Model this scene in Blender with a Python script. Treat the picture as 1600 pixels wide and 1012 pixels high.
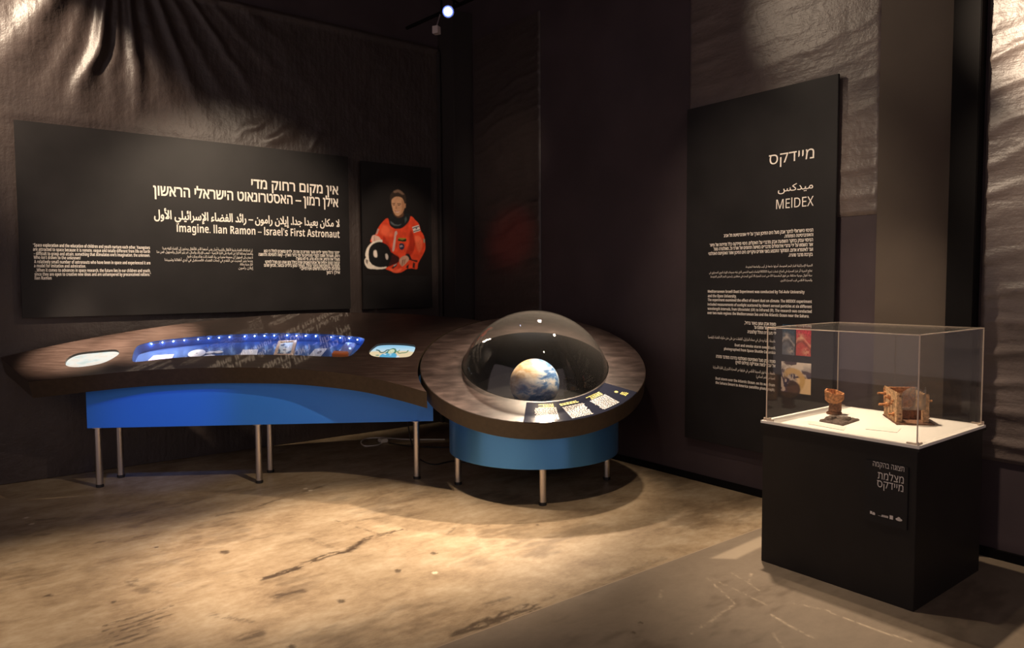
import bpy, bmesh, math, random
import numpy as np
from mathutils import Vector, Matrix
from mathutils.geometry import delaunay_2d_cdt

for o in list(bpy.data.objects):
    bpy.data.objects.remove(o)
SC = bpy.context.scene
COL = SC.collection
random.seed(4)

# ------------------------------------------------------------------ camera
YAW, PITCH, ROLL, FPX, EYE = 0.660494794, 0.0564971974, 0.00565684814, 1122.923, 1.6
fw = Vector((math.sin(YAW)*math.cos(PITCH), math.cos(YAW)*math.cos(PITCH), -math.sin(PITCH)))
rt0 = Vector((math.cos(YAW), -math.sin(YAW), 0))
dn0 = fw.cross(rt0)
rt = rt0*math.cos(ROLL) + dn0*math.sin(ROLL)
dn = dn0*math.cos(ROLL) - rt0*math.sin(ROLL)
cam_data = bpy.data.cameras.new('camera')
cam = bpy.data.objects.new('camera', cam_data)
COL.objects.link(cam)
cam.matrix_world = Matrix(((rt.x, -dn.x, -fw.x, 0), (rt.y, -dn.y, -fw.y, 0), (rt.z, -dn.z, -fw.z, EYE), (0, 0, 0, 1)))
cam_data.sensor_width = 36
cam_data.lens = FPX/1600*36
cam_data.clip_start = 0.05
SC.camera = cam

# ------------------------------------------------------------------ world, view, lights
w = bpy.data.worlds.new('World'); SC.world = w; w.use_nodes = True
w.node_tree.nodes['Background'].inputs[0].default_value = (1, .79, .79, 1)
w.node_tree.nodes['Background'].inputs[1].default_value = 0.5
SC.view_settings.view_transform = 'Standard'
SC.view_settings.look = 'None'
SC.view_settings.gamma = 1
SC.view_settings.use_curve_mapping = False
SC.view_settings.exposure = 0
SC.cycles.use_denoising = True
SC.cycles.max_bounces = 8
SC.cycles.transparent_max_bounces = 24
SC.cycles.sample_clamp_indirect = 1.5
SC.cycles.caustics_reflective = False
SC.cycles.caustics_refractive = False

WARM = (1.0, .79, .58)
def spot(name, loc, target, watts, angle, blend=.25, col=WARM, size=.035):
    d = bpy.data.lights.new(name, 'SPOT'); d.energy = watts; d.color = col
    d.spot_size = math.radians(angle); d.spot_blend = blend; d.shadow_soft_size = size
    o = bpy.data.objects.new(name, d); COL.objects.link(o); o.location = loc
    o.rotation_euler = (Vector(target)-Vector(loc)).to_track_quat('-Z', 'Y').to_euler()
    return o
spot('lamp_or_fill', (4.27, 3.77, 3.05), (3.5, 4.3, .95), 560, 58, 1, size=.05)          # over the dome table, near the right wall
spot('lamp_or_fill', (4.27, 3.77, 3.05), (1.95, 4.05, 0), 390, 32, .6, size=.05)          # the same track, along the console
spot('lamp_or_fill', (1.75, 4.32, 3.55), (1.95, 3.95, 0), 920, 48, .8, size=.05)          # over the open floor
spot('lamp_or_fill', (0.60, 4.90, 3.55), (0.50, 4.20, 0), 560, 46, 1, size=.05)          # over the floor at the left
spot('lamp_or_fill', (2.20, 3.10, 3.50), (1.95, 5.70, .60), 210, 46, 1)          # front of the console
spot('lamp_or_fill', (0.85, 6.30, 3.70), (0.79, 6.72, 1.05), 2900, 18.5, 1)          # added spot, brightening the left end of the console top
spot('lamp_or_fill', (1.20, 6.20, 3.70), (1.30, 6.62, 1.08), 3000, 20, 1)          # second added spot, carrying that brightness further right
spot('lamp_or_fill', (3.97, 2.62, 3.36), (3.98, 1.90, .8), 560, 54, .9)          # over the display case
spot('lamp_or_fill', (3.0, 2.5, 3.6), (3.35, 2.7, 0), 230, 62, 1)          # added fill for the floor in front of the display case
spot('lamp_or_fill', (4.40, 5.00, 3.10), (3.56, 4.32, .97), 800, 41, .8, size=.06)            # in the corner, grazing the dome
spot('lamp_or_fill', (-.60, 6.00, 4.70), (0.75, 7.1, 3.1), 900, 44, .6)         # high on the left, grazing the gathered sheet
spot('lamp_or_fill', (2.4, 4.2, 3.4), (2.15, 7, 1.80), 320, 58, .6)             # graphic panel and portrait
spot('lamp_or_fill', (3.3, 4.6, 3.3), (3.87, 7, 2.10), 135, 27, .8)             # small extra spot, added to brighten the portrait
spot('lamp_or_fill', (2.2, 2.7, 3.9), (4.68, 1.15, 3.0), 1700, 23, 1)          # added narrow spot, brightening the far right sheet
spot('lamp_or_fill', (2.2, 2.7, 3.9), (4.68, 1.15, 2.0), 450, 22, 1)          # another added spot, lifting the far right sheet lower down
spot('lamp_or_fill', (2.5, 4.3, 4.4), (4.68, 2.40, 3.4), 150, 30, 1)           # sheet above the tall panel
spot('lamp_or_fill', (2.2, 2.7, 3.5), (4.64, 3.0, 1.9), 235, 50, 1)              # tall panel
spot('lamp_or_fill', (2.9, 4.6, 3.3), (4.6, 6.0, 2.9), 30, 34, 1)              # sheet beside the corner
spot('lamp_or_fill', (1.2, 3.2, 2.8), (4.68, 6.02, 2.09), 300, 10, 1, (1, .05, .03))   # red spot on the sheet
spot('lamp_or_fill', (0.3, 3.6, 3.3), (1.25, 6.1, .70), 170, 20, 1, (.04, .20, 1))  # added blue light, deepening the console skirt's blue at the left

for lx, ly, lz in ((-2.0, -1.2, 2.6), (.4, -2.6, 2.9), (-3.2, 1.6, 2.4), (2.6, -2.2, 3.1), (-1.2, -3.2, 3.3), (3.4, -3.0, 2.7)):   # small lamps further back in the hall
    d = bpy.data.lights.new('hall_lamp', 'POINT'); d.energy = 2.2; d.color = WARM; d.shadow_soft_size = .035
    o = bpy.data.objects.new('hall_lamp', d); COL.objects.link(o); o.location = (lx, ly, lz)

# ------------------------------------------------------------------ node helpers
def new_mat(name):
    m = bpy.data.materials.new(name); m.use_nodes = True
    nt = m.node_tree; b = nt.nodes['Principled BSDF']
    return m, nt, b
def N(nt, typ, **kw):
    n = nt.nodes.new(typ)
    for k, v in kw.items():
        if k.startswith('i_'):
            n.inputs[k[2:].replace('_', ' ')].default_value = v
        else:
            setattr(n, k, v)
    return n
def ramp(nt, stops):
    r = nt.nodes.new('ShaderNodeValToRGB')
    e = r.color_ramp.elements
    while len(e) < len(stops): e.new(.5)
    for q, (p, c) in zip(e, stops):
        q.position = p; q.color = (*c, 1) if len(c) == 3 else c
    return r
def plain(name, col, rough=.5, metal=0, spec=.5, noise=0, nscale=20, bump=0):
    m, nt, b = new_mat(name)
    b.inputs['Base Color'].default_value = (*col, 1); b.inputs['Roughness'].default_value = rough
    b.inputs['Metallic'].default_value = metal; b.inputs['Specular IOR Level'].default_value = spec
    tc = N(nt, 'ShaderNodeTexCoord')
    nz = N(nt, 'ShaderNodeTexNoise', i_Scale=nscale, i_Detail=5)
    nt.links.new(tc.outputs['Object'], nz.inputs['Vector'])
    if noise:
        r = ramp(nt, [(.3, tuple(c*(1-noise) for c in col)), (.7, tuple(min(1, c*(1+noise)) for c in col))])
        nt.links.new(nz.outputs['Fac'], r.inputs[0]); nt.links.new(r.outputs[0], b.inputs['Base Color'])
    if bump:
        bp = N(nt, 'ShaderNodeBump', i_Strength=bump, i_Distance=.01)
        nt.links.new(nz.outputs['Fac'], bp.inputs['Height']); nt.links.new(bp.outputs[0], b.inputs['Normal'])
    return m
def emit(name, col, strength):
    m, nt, b = new_mat(name)
    b.inputs['Base Color'].default_value = (*col, 1)
    b.inputs['Emission Color'].default_value = (*col, 1); b.inputs['Emission Strength'].default_value = strength
    return m
def attr_mat(name, attr='Col', rough=.5, emission=0, spec=.3):
    m, nt, b = new_mat(name)
    a = N(nt, 'ShaderNodeAttribute', attribute_name=attr)
    nt.links.new(a.outputs['Color'], b.inputs['Base Color'])
    b.inputs['Roughness'].default_value = rough; b.inputs['Specular IOR Level'].default_value = spec
    if emission:
        for l in list(b.inputs['Base Color'].links): nt.links.remove(l)
        b.inputs['Base Color'].default_value = (.02, .02, .02, 1)
        nt.links.new(a.outputs['Color'], b.inputs['Emission Color']); b.inputs['Emission Strength'].default_value = emission
    return m
def thin_glass(name, tint=(.97, .97, .97), rough=.0, haze=.02, ior=1.45, hazecol=(.9, .85, .8)):
    m = bpy.data.materials.new(name); m.use_nodes = True; nt = m.node_tree; nt.nodes.clear()
    out = N(nt, 'ShaderNodeOutputMaterial'); f0 = ((ior-1)/(ior+1))**2
    fa = N(nt, 'ShaderNodeLayerWeight'); fa.inputs[0].default_value = .5
    pw = N(nt, 'ShaderNodeMath', operation='POWER'); pw.inputs[1].default_value = 5; nt.links.new(fa.outputs['Facing'], pw.inputs[0])
    fr = N(nt, 'ShaderNodeMath', operation='MULTIPLY_ADD'); fr.inputs[1].default_value = .85; fr.inputs[2].default_value = f0; nt.links.new(pw.outputs[0], fr.inputs[0])
    tr = N(nt, 'ShaderNodeBsdfTransparent'); tr.inputs[0].default_value = (*tint, 1)
    gl = N(nt, 'ShaderNodeBsdfGlossy'); gl.inputs['Roughness'].default_value = rough
    df = N(nt, 'ShaderNodeBsdfDiffuse'); df.inputs[0].default_value = (*hazecol, 1)
    lw = N(nt, 'ShaderNodeLayerWeight'); lw.inputs[0].default_value = .25
    mu = N(nt, 'ShaderNodeMath', operation='MULTIPLY_ADD'); mu.inputs[1].default_value = haze*3; mu.inputs[2].default_value = haze*.4
    nt.links.new(lw.outputs['Facing'], mu.inputs[0])
    m1 = N(nt, 'ShaderNodeMixShader'); m2 = N(nt, 'ShaderNodeMixShader')
    nt.links.new(mu.outputs[0], m1.inputs[0]); nt.links.new(tr.outputs[0], m1.inputs[1]); nt.links.new(df.outputs[0], m1.inputs[2])
    nt.links.new(fr.outputs[0], m2.inputs[0]); nt.links.new(m1.outputs[0], m2.inputs[1]); nt.links.new(gl.outputs[0], m2.inputs[2])
    nt.links.new(m2.outputs[0], out.inputs[0])
    return m

# ------------------------------------------------------------------ materials
def sheet_mat(name, col, rough, weave=(40, 40, 12), corrugation=0):
    m, nt, b = new_mat(name)
    tc = N(nt, 'ShaderNodeTexCoord')
    n1 = N(nt, 'ShaderNodeTexNoise', i_Scale=3.0, i_Detail=6, i_Roughness=.65)
    mp = N(nt, 'ShaderNodeMapping'); mp.inputs['Scale'].default_value = weave
    n2 = N(nt, 'ShaderNodeTexNoise', i_Scale=1.0, i_Detail=3)
    nt.links.new(tc.outputs['Object'], n1.inputs['Vector']); nt.links.new(tc.outputs['Object'], mp.inputs['Vector'])
    nt.links.new(mp.outputs[0], n2.inputs['Vector'])
    ad = N(nt, 'ShaderNodeMath', operation='MULTIPLY_ADD'); ad.inputs[1].default_value = .12
    nt.links.new(n2.outputs['Fac'], ad.inputs[0]); nt.links.new(n1.outputs['Fac'], ad.inputs[2])
    hgt = ad.outputs[0]
    if corrugation:
        sx = N(nt, 'ShaderNodeSeparateXYZ'); nt.links.new(tc.outputs['Object'], sx.inputs[0])
        fq = N(nt, 'ShaderNodeMath', operation='MULTIPLY'); fq.inputs[1].default_value = 125; nt.links.new(sx.outputs['X'], fq.inputs[0])
        sn = N(nt, 'ShaderNodeMath', operation='SINE'); nt.links.new(fq.outputs[0], sn.inputs[0])
        ma = N(nt, 'ShaderNodeMath', operation='MULTIPLY_ADD'); ma.inputs[1].default_value = corrugation
        nt.links.new(sn.outputs[0], ma.inputs[0]); nt.links.new(ad.outputs[0], ma.inputs[2]); hgt = ma.outputs[0]
    bp = N(nt, 'ShaderNodeBump', i_Strength=.5, i_Distance=.03)
    nt.links.new(hgt, bp.inputs['Height']); nt.links.new(bp.outputs[0], b.inputs['Normal'])
    r = ramp(nt, [(.3, tuple(c*.8 for c in col)), (.75, tuple(c*1.2 for c in col))])
    nt.links.new(n1.outputs['Fac'], r.inputs[0]); nt.links.new(r.outputs[0], b.inputs['Base Color'])
    b.inputs['Roughness'].default_value = rough; b.inputs['Specular IOR Level'].default_value = .5
    return m
M = {}
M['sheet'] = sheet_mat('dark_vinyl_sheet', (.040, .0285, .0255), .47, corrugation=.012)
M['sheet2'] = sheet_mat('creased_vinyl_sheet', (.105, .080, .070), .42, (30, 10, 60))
M['wall'] = plain('black_painted_wall', (.046, .033, .037), .55, spec=.25, noise=.15, nscale=2.5)
M['ceil'] = plain('black_ceiling', (.012, .010, .010), .8)
M['panel'] = plain('black_panel_print', (.0125, .0112, .0115), .5, spec=.25, noise=.25, nscale=3)
M['greyboard'] = plain('grey_brown_board', (.070, .054, .042), .6, spec=.2, noise=.1, nscale=2)
M['blackpost'] = plain('black_post', (.0045, .0038, .0038), .7, spec=.08)
M['print_white'] = plain('white_print', (.88, .82, .74), .5)
M['print_white'].node_tree.nodes['Principled BSDF'].inputs['Specular IOR Level'].default_value = .2
M['print_yellow'] = plain('yellow_print', (.85, .68, .12), .5)
M['print_grey'] = plain('grey_print', (.62, .58, .55), .5)
M['steel'] = plain('brushed_steel', (.60, .55, .50), .33, 1)
M['rubber'] = plain('black_rubber', (.012, .011, .011), .6)
M['whiteplastic'] = plain('white_plastic', (.75, .70, .62), .4)
M['pedestal'] = plain('black_pedestal', (.0125, .0105, .0095), .5, spec=.25, noise=.15, nscale=6)
M['whiteboard'] = plain('white_board', (.80, .76, .70), .6)
M['dome_glass'] = thin_glass('clear_acrylic_dome', (.985, .98, .97), .0, .010)
M['case_glass'] = thin_glass('clear_acrylic_case', (.985, .98, .97), .0, .010)
M['pane_glass'] = thin_glass('console_glass', (.97, .98, 1), .01, .002, 1.9)
M['acryl_edge'] = plain('frosted_acrylic_edge', (.80, .66, .52), .35)
M['well'] = plain('glossy_black_well', (.006, .006, .006), .20)
M['globe'] = None
M['ledglow'] = emit('led_bead', (.55, .75, 1.0), 60)
M['lampglow'] = emit('stage_lamp_lens', (.55, .65, 1.0), 40)
M['lampring'] = emit('stage_lamp_ring', (.12, .18, 1.0), 2.5)
M['lavender'] = plain('lavender_paper', (.30, .30, .58), .6)
M['paper'] = plain('white_paper', (.80, .82, .90), .6)
M['tray'] = plain('blue_tray', (.018, .055, .20), .45, noise=.2, nscale=8)
M['framewood'] = plain('pale_wood_frame', (.62, .42, .28), .5)
M['orange'] = plain('orange_cap', (.90, .25, .05), .4)
M['rust'] = plain('rust_orange', (.50, .23, .09), .8, noise=.6, nscale=75, bump=.9)
M['rust_pale'] = plain('rust_pale', (.60, .37, .19), .8, noise=.55, nscale=60, bump=.9)
M['rust_dark'] = plain('rust_dark', (.17, .075, .035), .8, noise=.6, nscale=80, bump=.9)
M['debris'] = plain('charred_board', (.085, .058, .042), .8, noise=.6, nscale=110, bump=.9)
M['film'] = thin_glass('cloudy_broken_glass', (.80, .78, .72), .08, .55, 1.5, (.55, .48, .39))
M['attr_print'] = attr_mat('printed_picture', rough=.45)
M['attr_screen'] = attr_mat('backlit_screen', rough=.3, emission=.9)

def laminate(name, stops, stretch):
    m, nt, b = new_mat(name)
    uv = N(nt, 'ShaderNodeUVMap')
    mp = N(nt, 'ShaderNodeMapping'); mp.inputs['Scale'].default_value = stretch
    n1 = N(nt, 'ShaderNodeTexNoise', i_Scale=1.6, i_Detail=8, i_Roughness=.65)
    n2 = N(nt, 'ShaderNodeTexNoise', i_Scale=2.2, i_Detail=5)
    nt.links.new(uv.outputs[0], mp.inputs['Vector']); nt.links.new(mp.outputs[0], n1.inputs['Vector']); nt.links.new(uv.outputs[0], n2.inputs['Vector'])
    mx = N(nt, 'ShaderNodeMath', operation='MULTIPLY_ADD'); mx.inputs[1].default_value = .55
    nt.links.new(n2.outputs['Fac'], mx.inputs[0]); nt.links.new(n1.outputs['Fac'], mx.inputs[2])
    r = ramp(nt, stops)
    nt.links.new(mx.outputs[0], r.inputs[0]); nt.links.new(r.outputs[0], b.inputs['Base Color'])
    rr = N(nt, 'ShaderNodeMapRange'); rr.inputs[3].default_value = .25; rr.inputs[4].default_value = .42
    nt.links.new(n1.outputs['Fac'], rr.inputs[0]); nt.links.new(rr.outputs[0], b.inputs['Roughness'])
    b.inputs['Specular IOR Level'].default_value = .25; b.inputs['Coat Weight'].default_value = 1; b.inputs['Coat Roughness'].default_value = .05; b.inputs['Coat IOR'].default_value = 1.55
    return m
M['laminate'] = laminate('dark_wood_laminate', [(.50, (.018, .0112, .0092)), (.76, (.032, .0200, .0168)), (1.0, (.056, .037, .031))], (3, 26, 1))
M['laminate_round'] = laminate('mottled_wood_laminate', [(.56, (.016, .0105, .0092)), (.76, (.036, .0245, .0220)), (.98, (.075, .052, .046))], (4, 11, 1))
M['lam_edge'] = plain('dark_laminate_edge', (.040, .027, .018), .45, noise=.2, nscale=30)
def bluemetal(name, col, metal, rough):
    m, nt, b = new_mat(name)
    b.inputs['Base Color'].default_value = (*col, 1); b.inputs['Metallic'].default_value = metal
    b.inputs['Roughness'].default_value = rough; b.inputs['Anisotropic'].default_value = .8; b.inputs['Anisotropic Rotation'].default_value = .25
    tg = N(nt, 'ShaderNodeTangent', direction_type='RADIAL', axis='Z'); nt.links.new(tg.outputs[0], b.inputs['Tangent'])
    tc = N(nt, 'ShaderNodeTexCoord'); mp = N(nt, 'ShaderNodeMapping'); mp.inputs['Scale'].default_value = (1, 1, 90)
    nz = N(nt, 'ShaderNodeTexNoise', i_Scale=6, i_Detail=3)
    nt.links.new(tc.outputs['Object'], mp.inputs[0]); nt.links.new(mp.outputs[0], nz.inputs['Vector'])
    mr = N(nt, 'ShaderNodeMapRange'); mr.inputs[3].default_value = rough-.02; mr.inputs[4].default_value = rough+.03
    nt.links.new(nz.outputs['Fac'], mr.inputs[0]); nt.links.new(mr.outputs[0], b.inputs['Roughness'])
    return m
M['blue'] = bluemetal('satin_blue_front', (.030, .24, .95), .10, .42)
M['drum'] = bluemetal('brushed_blue_metal', (.09, .32, .76), .7, .30)
def earth():
    m, nt, b = new_mat('painted_globe')
    tc = N(nt, 'ShaderNodeTexCoord')
    n0 = N(nt, 'ShaderNodeTexNoise', i_Scale=7, i_Detail=3)
    nt.links.new(tc.outputs['Object'], n0.inputs['Vector'])
    mixv = N(nt, 'ShaderNodeMix', data_type='RGBA'); mixv.inputs[0].default_value = .10
    nt.links.new(tc.outputs['Object'], mixv.inputs[6]); nt.links.new(n0.outputs['Color'], mixv.inputs[7])
    mp = N(nt, 'ShaderNodeMapping'); mp.inputs['Rotation'].default_value = (.3, -.5, .2); mp.inputs['Scale'].default_value = (9, 9, 24)
    nt.links.new(mixv.outputs[2], mp.inputs[0])
    n1 = N(nt, 'ShaderNodeTexNoise', i_Scale=1.0, i_Detail=7, i_Roughness=.6)
    nt.links.new(mp.outputs[0], n1.inputs['Vector'])
    r = ramp(nt, [(.36, (.04, .12, .33)), (.47, (.14, .30, .58)), (.54, (.60, .68, .76)), (.66, (.92, .90, .85))])
    nt.links.new(n1.outputs['Fac'], r.inputs[0])
    # tan land on the upper left side
    sx = N(nt, 'ShaderNodeVectorMath', operation='DOT_PRODUCT'); sx.inputs[1].default_value = (-3.6, .3, 3.4)
    nt.links.new(tc.outputs['Object'], sx.inputs[0])
    ad = N(nt, 'ShaderNodeMath', operation='ADD'); nt.links.new(sx.outputs['Value'], ad.inputs[0]); nt.links.new(n0.outputs['Fac'], ad.inputs[1])
    lr = ramp(nt, [(.98, (0, 0, 0)), (1.0, (1, 1, 1))])
    mr = N(nt, 'ShaderNodeMapRange'); mr.inputs[1].default_value = .95; mr.inputs[2].default_value = 1.25
    nt.links.new(ad.outputs[0], mr.inputs[0])
    mx = N(nt, 'ShaderNodeMix', data_type='RGBA'); nt.links.new(mr.outputs[0], mx.inputs[0])
    land = ramp(nt, [(.42, (.62, .42, .22)), (.62, (.85, .74, .58))]); nt.links.new(n1.outputs['Fac'], land.inputs[0])
    nt.links.new(r.outputs[0], mx.inputs[6]); nt.links.new(land.outputs[0], mx.inputs[7])
    nt.links.new(mx.outputs[2], b.inputs['Base Color']); b.inputs['Roughness'].default_value = .45
    return m
M['globe'] = earth()

# ------------------------------------------------------------------ mesh helpers
class G:
    """collects vertices and faces in world space; build() links them as one mesh object"""
    def __init__(s): s.v = []; s.f = []; s.mi = []
    def add(s, v, f, mi=0):
        k = len(s.v); s.v += [tuple(p) for p in v]; s.f += [tuple(i+k for i in q) for q in f]; s.mi += [mi]*len(f); return s
    def box(s, lo, hi, mi=0, R=None, c=None):
        p = [Vector((x, y, z)) for x in (lo[0], hi[0]) for y in (lo[1], hi[1]) for z in (lo[2], hi[2])]
        if R is not None: p = [R @ q + Vector(c) for q in p]
        return s.add(p, [(0, 1, 3, 2), (4, 6, 7, 5), (0, 4, 5, 1), (2, 3, 7, 6), (0, 2, 6, 4), (1, 5, 7, 3)], mi)
    def hexa(s, bot, top, mi=0):
        n = len(bot)
        f = [tuple(range(n))[::-1], tuple(range(n, 2*n))] + [(i, (i+1) % n, n+(i+1) % n, n+i) for i in range(n)]
        return s.add(list(bot)+list(top), f, mi)
    def cyl(s, a, b, r0, r1=None, n=20, mi=0, cap=True):
        a = Vector(a); b = Vector(b); r1 = r0 if r1 is None else r1
        d = (b-a).normalized(); x = d.orthogonal().normalized(); y = d.cross(x)
        v = [a+(x*math.cos(t)+y*math.sin(t))*r0 for t in [2*math.pi*i/n for i in range(n)]]
        v += [b+(x*math.cos(t)+y*math.sin(t))*r1 for t in [2*math.pi*i/n for i in range(n)]]
        f = [(i, (i+1) % n, n+(i+1) % n, n+i) for i in range(n)]
        if cap: f += [tuple(range(n))[::-1], tuple(range(n, 2*n))]
        return s.add(v, f, mi)
    def lathe(s, prof, o, ax, n=96, closed=False, mi=0):
        """prof: (radius, height) pairs; ax = (e1, e2, axis)"""
        o = Vector(o); e1, e2, e3 = ax; m = len(prof); v = []
        for i in range(n):
            t = 2*math.pi*i/n; d = e1*math.cos(t)+e2*math.sin(t)
            v += [o+d*r+e3*h for r, h in prof]
        f = []
        for i in range(n):
            j = (i+1) % n
            for k in range(m if closed else m-1):
                l = (k+1) % m
                f.append((i*m+k, j*m+k, j*m+l, i*m+l))
        return s.add(v, f, mi)
    def tube(s, path, r, n=8, mi=0):
        P = [Vector(p) for p in path]; v = []; up = Vector((0, 0, 1)); m = len(P)
        for i, p in enumerate(P):
            d = (P[min(i+1, m-1)]-P[max(i-1, 0)]).normalized()
            x = d.cross(up); x = x.normalized() if x.length > 1e-3 else d.orthogonal().normalized(); y = d.cross(x)
            v += [p+(x*math.cos(2*math.pi*k/n)+y*math.sin(2*math.pi*k/n))*r for k in range(n)]
        f = [(i*n+k, i*n+(k+1) % n, (i+1)*n+(k+1) % n, (i+1)*n+k) for i in range(m-1) for k in range(n)]
        f += [tuple(range(n))[::-1], tuple(range((m-1)*n, m*n))]
        return s.add(v, f, mi)
    def build(s, name, mats, parent=None, bev=0, smooth=False, loc=None, uvf=None):
        if not isinstance(mats, (list, tuple)): mats = [mats]
        base = Vector((0, 0, 0))
        if parent is not None:
            q = parent
            while q is not None: base = base+q.location; q = q.parent
        elif loc is not None: base = Vector(loc)
        me = bpy.data.meshes.new(name)
        me.from_pydata([tuple(Vector(p)-base) for p in s.v], [], s.f)
        for m in mats: me.materials.append(m)
        me.polygons.foreach_set('material_index', s.mi)
        bm = bmesh.new(); bm.from_mesh(me)
        bmesh.ops.recalc_face_normals(bm, faces=bm.faces)
        if bev:
            es = [e for e in bm.edges if len(e.link_faces) == 2 and e.calc_face_angle() > .5]
            bmesh.ops.bevel(bm, geom=es, offset=bev, segments=2, affect='EDGES', clamp_overlap=True)
        if smooth:
            for f in bm.faces: f.smooth = True
            for e in bm.edges:
                if len(e.link_faces) == 2 and e.calc_face_angle() > .6: e.smooth = False
        if uvf:
            L = bm.loops.layers.uv.new('UVMap')
            for f in bm.faces:
                for l in f.loops: l[L].uv = uvf(l.vert.co+base)
        bm.to_mesh(me); bm.free()
        o = bpy.data.objects.new(name, me); COL.objects.link(o)
        if parent is not None: o.parent = parent
        else: o.location = base
        return o

def tag(o, label=None, cat=None, group=None, kind=None):
    if label: o['label'] = label
    if cat: o['category'] = cat
    if group: o['group'] = group
    if kind: o['kind'] = kind
    return o
def thing(name, loc, label, cat, group=None):
    o = bpy.data.objects.new(name, None); COL.objects.link(o); o.location = loc
    o.empty_display_size = .1
    return tag(o, label, cat, group)
def structure(o): o['kind'] = 'structure'; return o

def grid_mesh(name, U, V, fn, mat, parent=None, loc=None, col=None, smooth=True, attrs=None):
    """grid over arrays U x V, fn(u, v) -> xyz arrays, optional colour array (nu*nv, 3)"""
    uu, vv = np.meshgrid(U, V, indexing='ij'); x, y, z = fn(uu, vv)
    co = np.stack([x, y, z], -1).reshape(-1, 3).astype(float)
    base = Vector((0, 0, 0))
    if parent is not None:
        q = parent
        while q is not None: base = base+q.location; q = q.parent
    elif loc is not None: base = Vector(loc)
    co -= np.array(base)
    nu, nv = len(U), len(V)
    idx = np.arange(nu*nv).reshape(nu, nv)
    f = np.stack([idx[:-1, :-1], idx[1:, :-1], idx[1:, 1:], idx[:-1, 1:]], -1).reshape(-1, 4)
    me = bpy.data.meshes.new(name); me.from_pydata(co.tolist(), [], f.tolist())
    me.materials.append(mat)
    if smooth: me.polygons.foreach_set('use_smooth', [True]*len(f))
    if col is not None:
        a = me.color_attributes.new('Col', 'FLOAT_COLOR', 'POINT')
        a.data.foreach_set('color', np.concatenate([col.reshape(-1, 3), np.ones((nu*nv, 1))], 1).ravel().astype(np.float32))
    o = bpy.data.objects.new(name, me); COL.objects.link(o)
    if parent is not None: o.parent = parent
    else: o.location = base
    return o

rng = np.random.default_rng(7)
_tab = rng.random((64, 64))
def vnoise(x, y, oct=1):
    out = 0; amp = 1; tot = 0
    for k in range(oct):
        xi = np.floor(x).astype(int); yi = np.floor(y).astype(int); fx = x-xi; fy = y-yi
        fx = fx*fx*(3-2*fx); fy = fy*fy*(3-2*fy)
        g = lambda a, b: _tab[(a+k*17) % 64, (b+k*29) % 64]
        out = out+amp*((g(xi, yi)*(1-fx)+g(xi+1, yi)*fx)*(1-fy)+(g(xi, yi+1)*(1-fx)+g(xi+1, yi+1)*fx)*fy)
        tot += amp; amp *= .5; x = x*2; y = y*2
    return out/tot
def sstep(a, b, x):
    t = np.clip((x-a)/(b-a), 0, 1); return t*t*(3-2*t)
def poly_sd(px, py, poly):
    """signed distance (negative inside) of points to a polygon"""
    d = np.full(px.shape, 1e9); ins = np.zeros(px.shape, bool); n = len(poly)
    for i in range(n):
        ax, ay = poly[i]; bx, by = poly[(i+1) % n]
        ex, ey = bx-ax, by-ay; t = np.clip(((px-ax)*ex+(py-ay)*ey)/(ex*ex+ey*ey+1e-12), 0, 1)
        d = np.minimum(d, np.hypot(px-ax-t*ex, py-ay-t*ey))
        c = ((ay > py) != (by > py)) & (px < (bx-ax)*(py-ay)/(by-ay+1e-12)+ax); ins ^= c
    return np.where(ins, -d, d)
def seg_d(px, py, pts):
    d = np.full(px.shape, 1e9)
    for (ax, ay), (bx, by) in zip(pts[:-1], pts[1:]):
        ex, ey = bx-ax, by-ay; t = np.clip(((px-ax)*ex+(py-ay)*ey)/(ex*ex+ey*ey+1e-12), 0, 1)
        d = np.minimum(d, np.hypot(px-ax-t*ex, py-ay-t*ey))
    return d
def crom(pts, k=6, closed=True):
    n = len(pts); out = []
    for i in range(n if closed else n-1):
        g = (lambda j: pts[j % n]) if closed else (lambda j: pts[max(0, min(n-1, j))])
        p0, p1, p2, p3 = [np.array(g(i+d), float) for d in (-1, 0, 1, 2)]
        for s in range(k):
            t = s/k
            out.append(tuple(.5*((2*p1)+(p2-p0)*t+(2*p0-5*p1+4*p2-p3)*t*t+(3*p1-p0-3*p2+p3)*t**3)))
    if not closed: out.append(tuple(map(float, pts[-1])))
    return out

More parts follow.
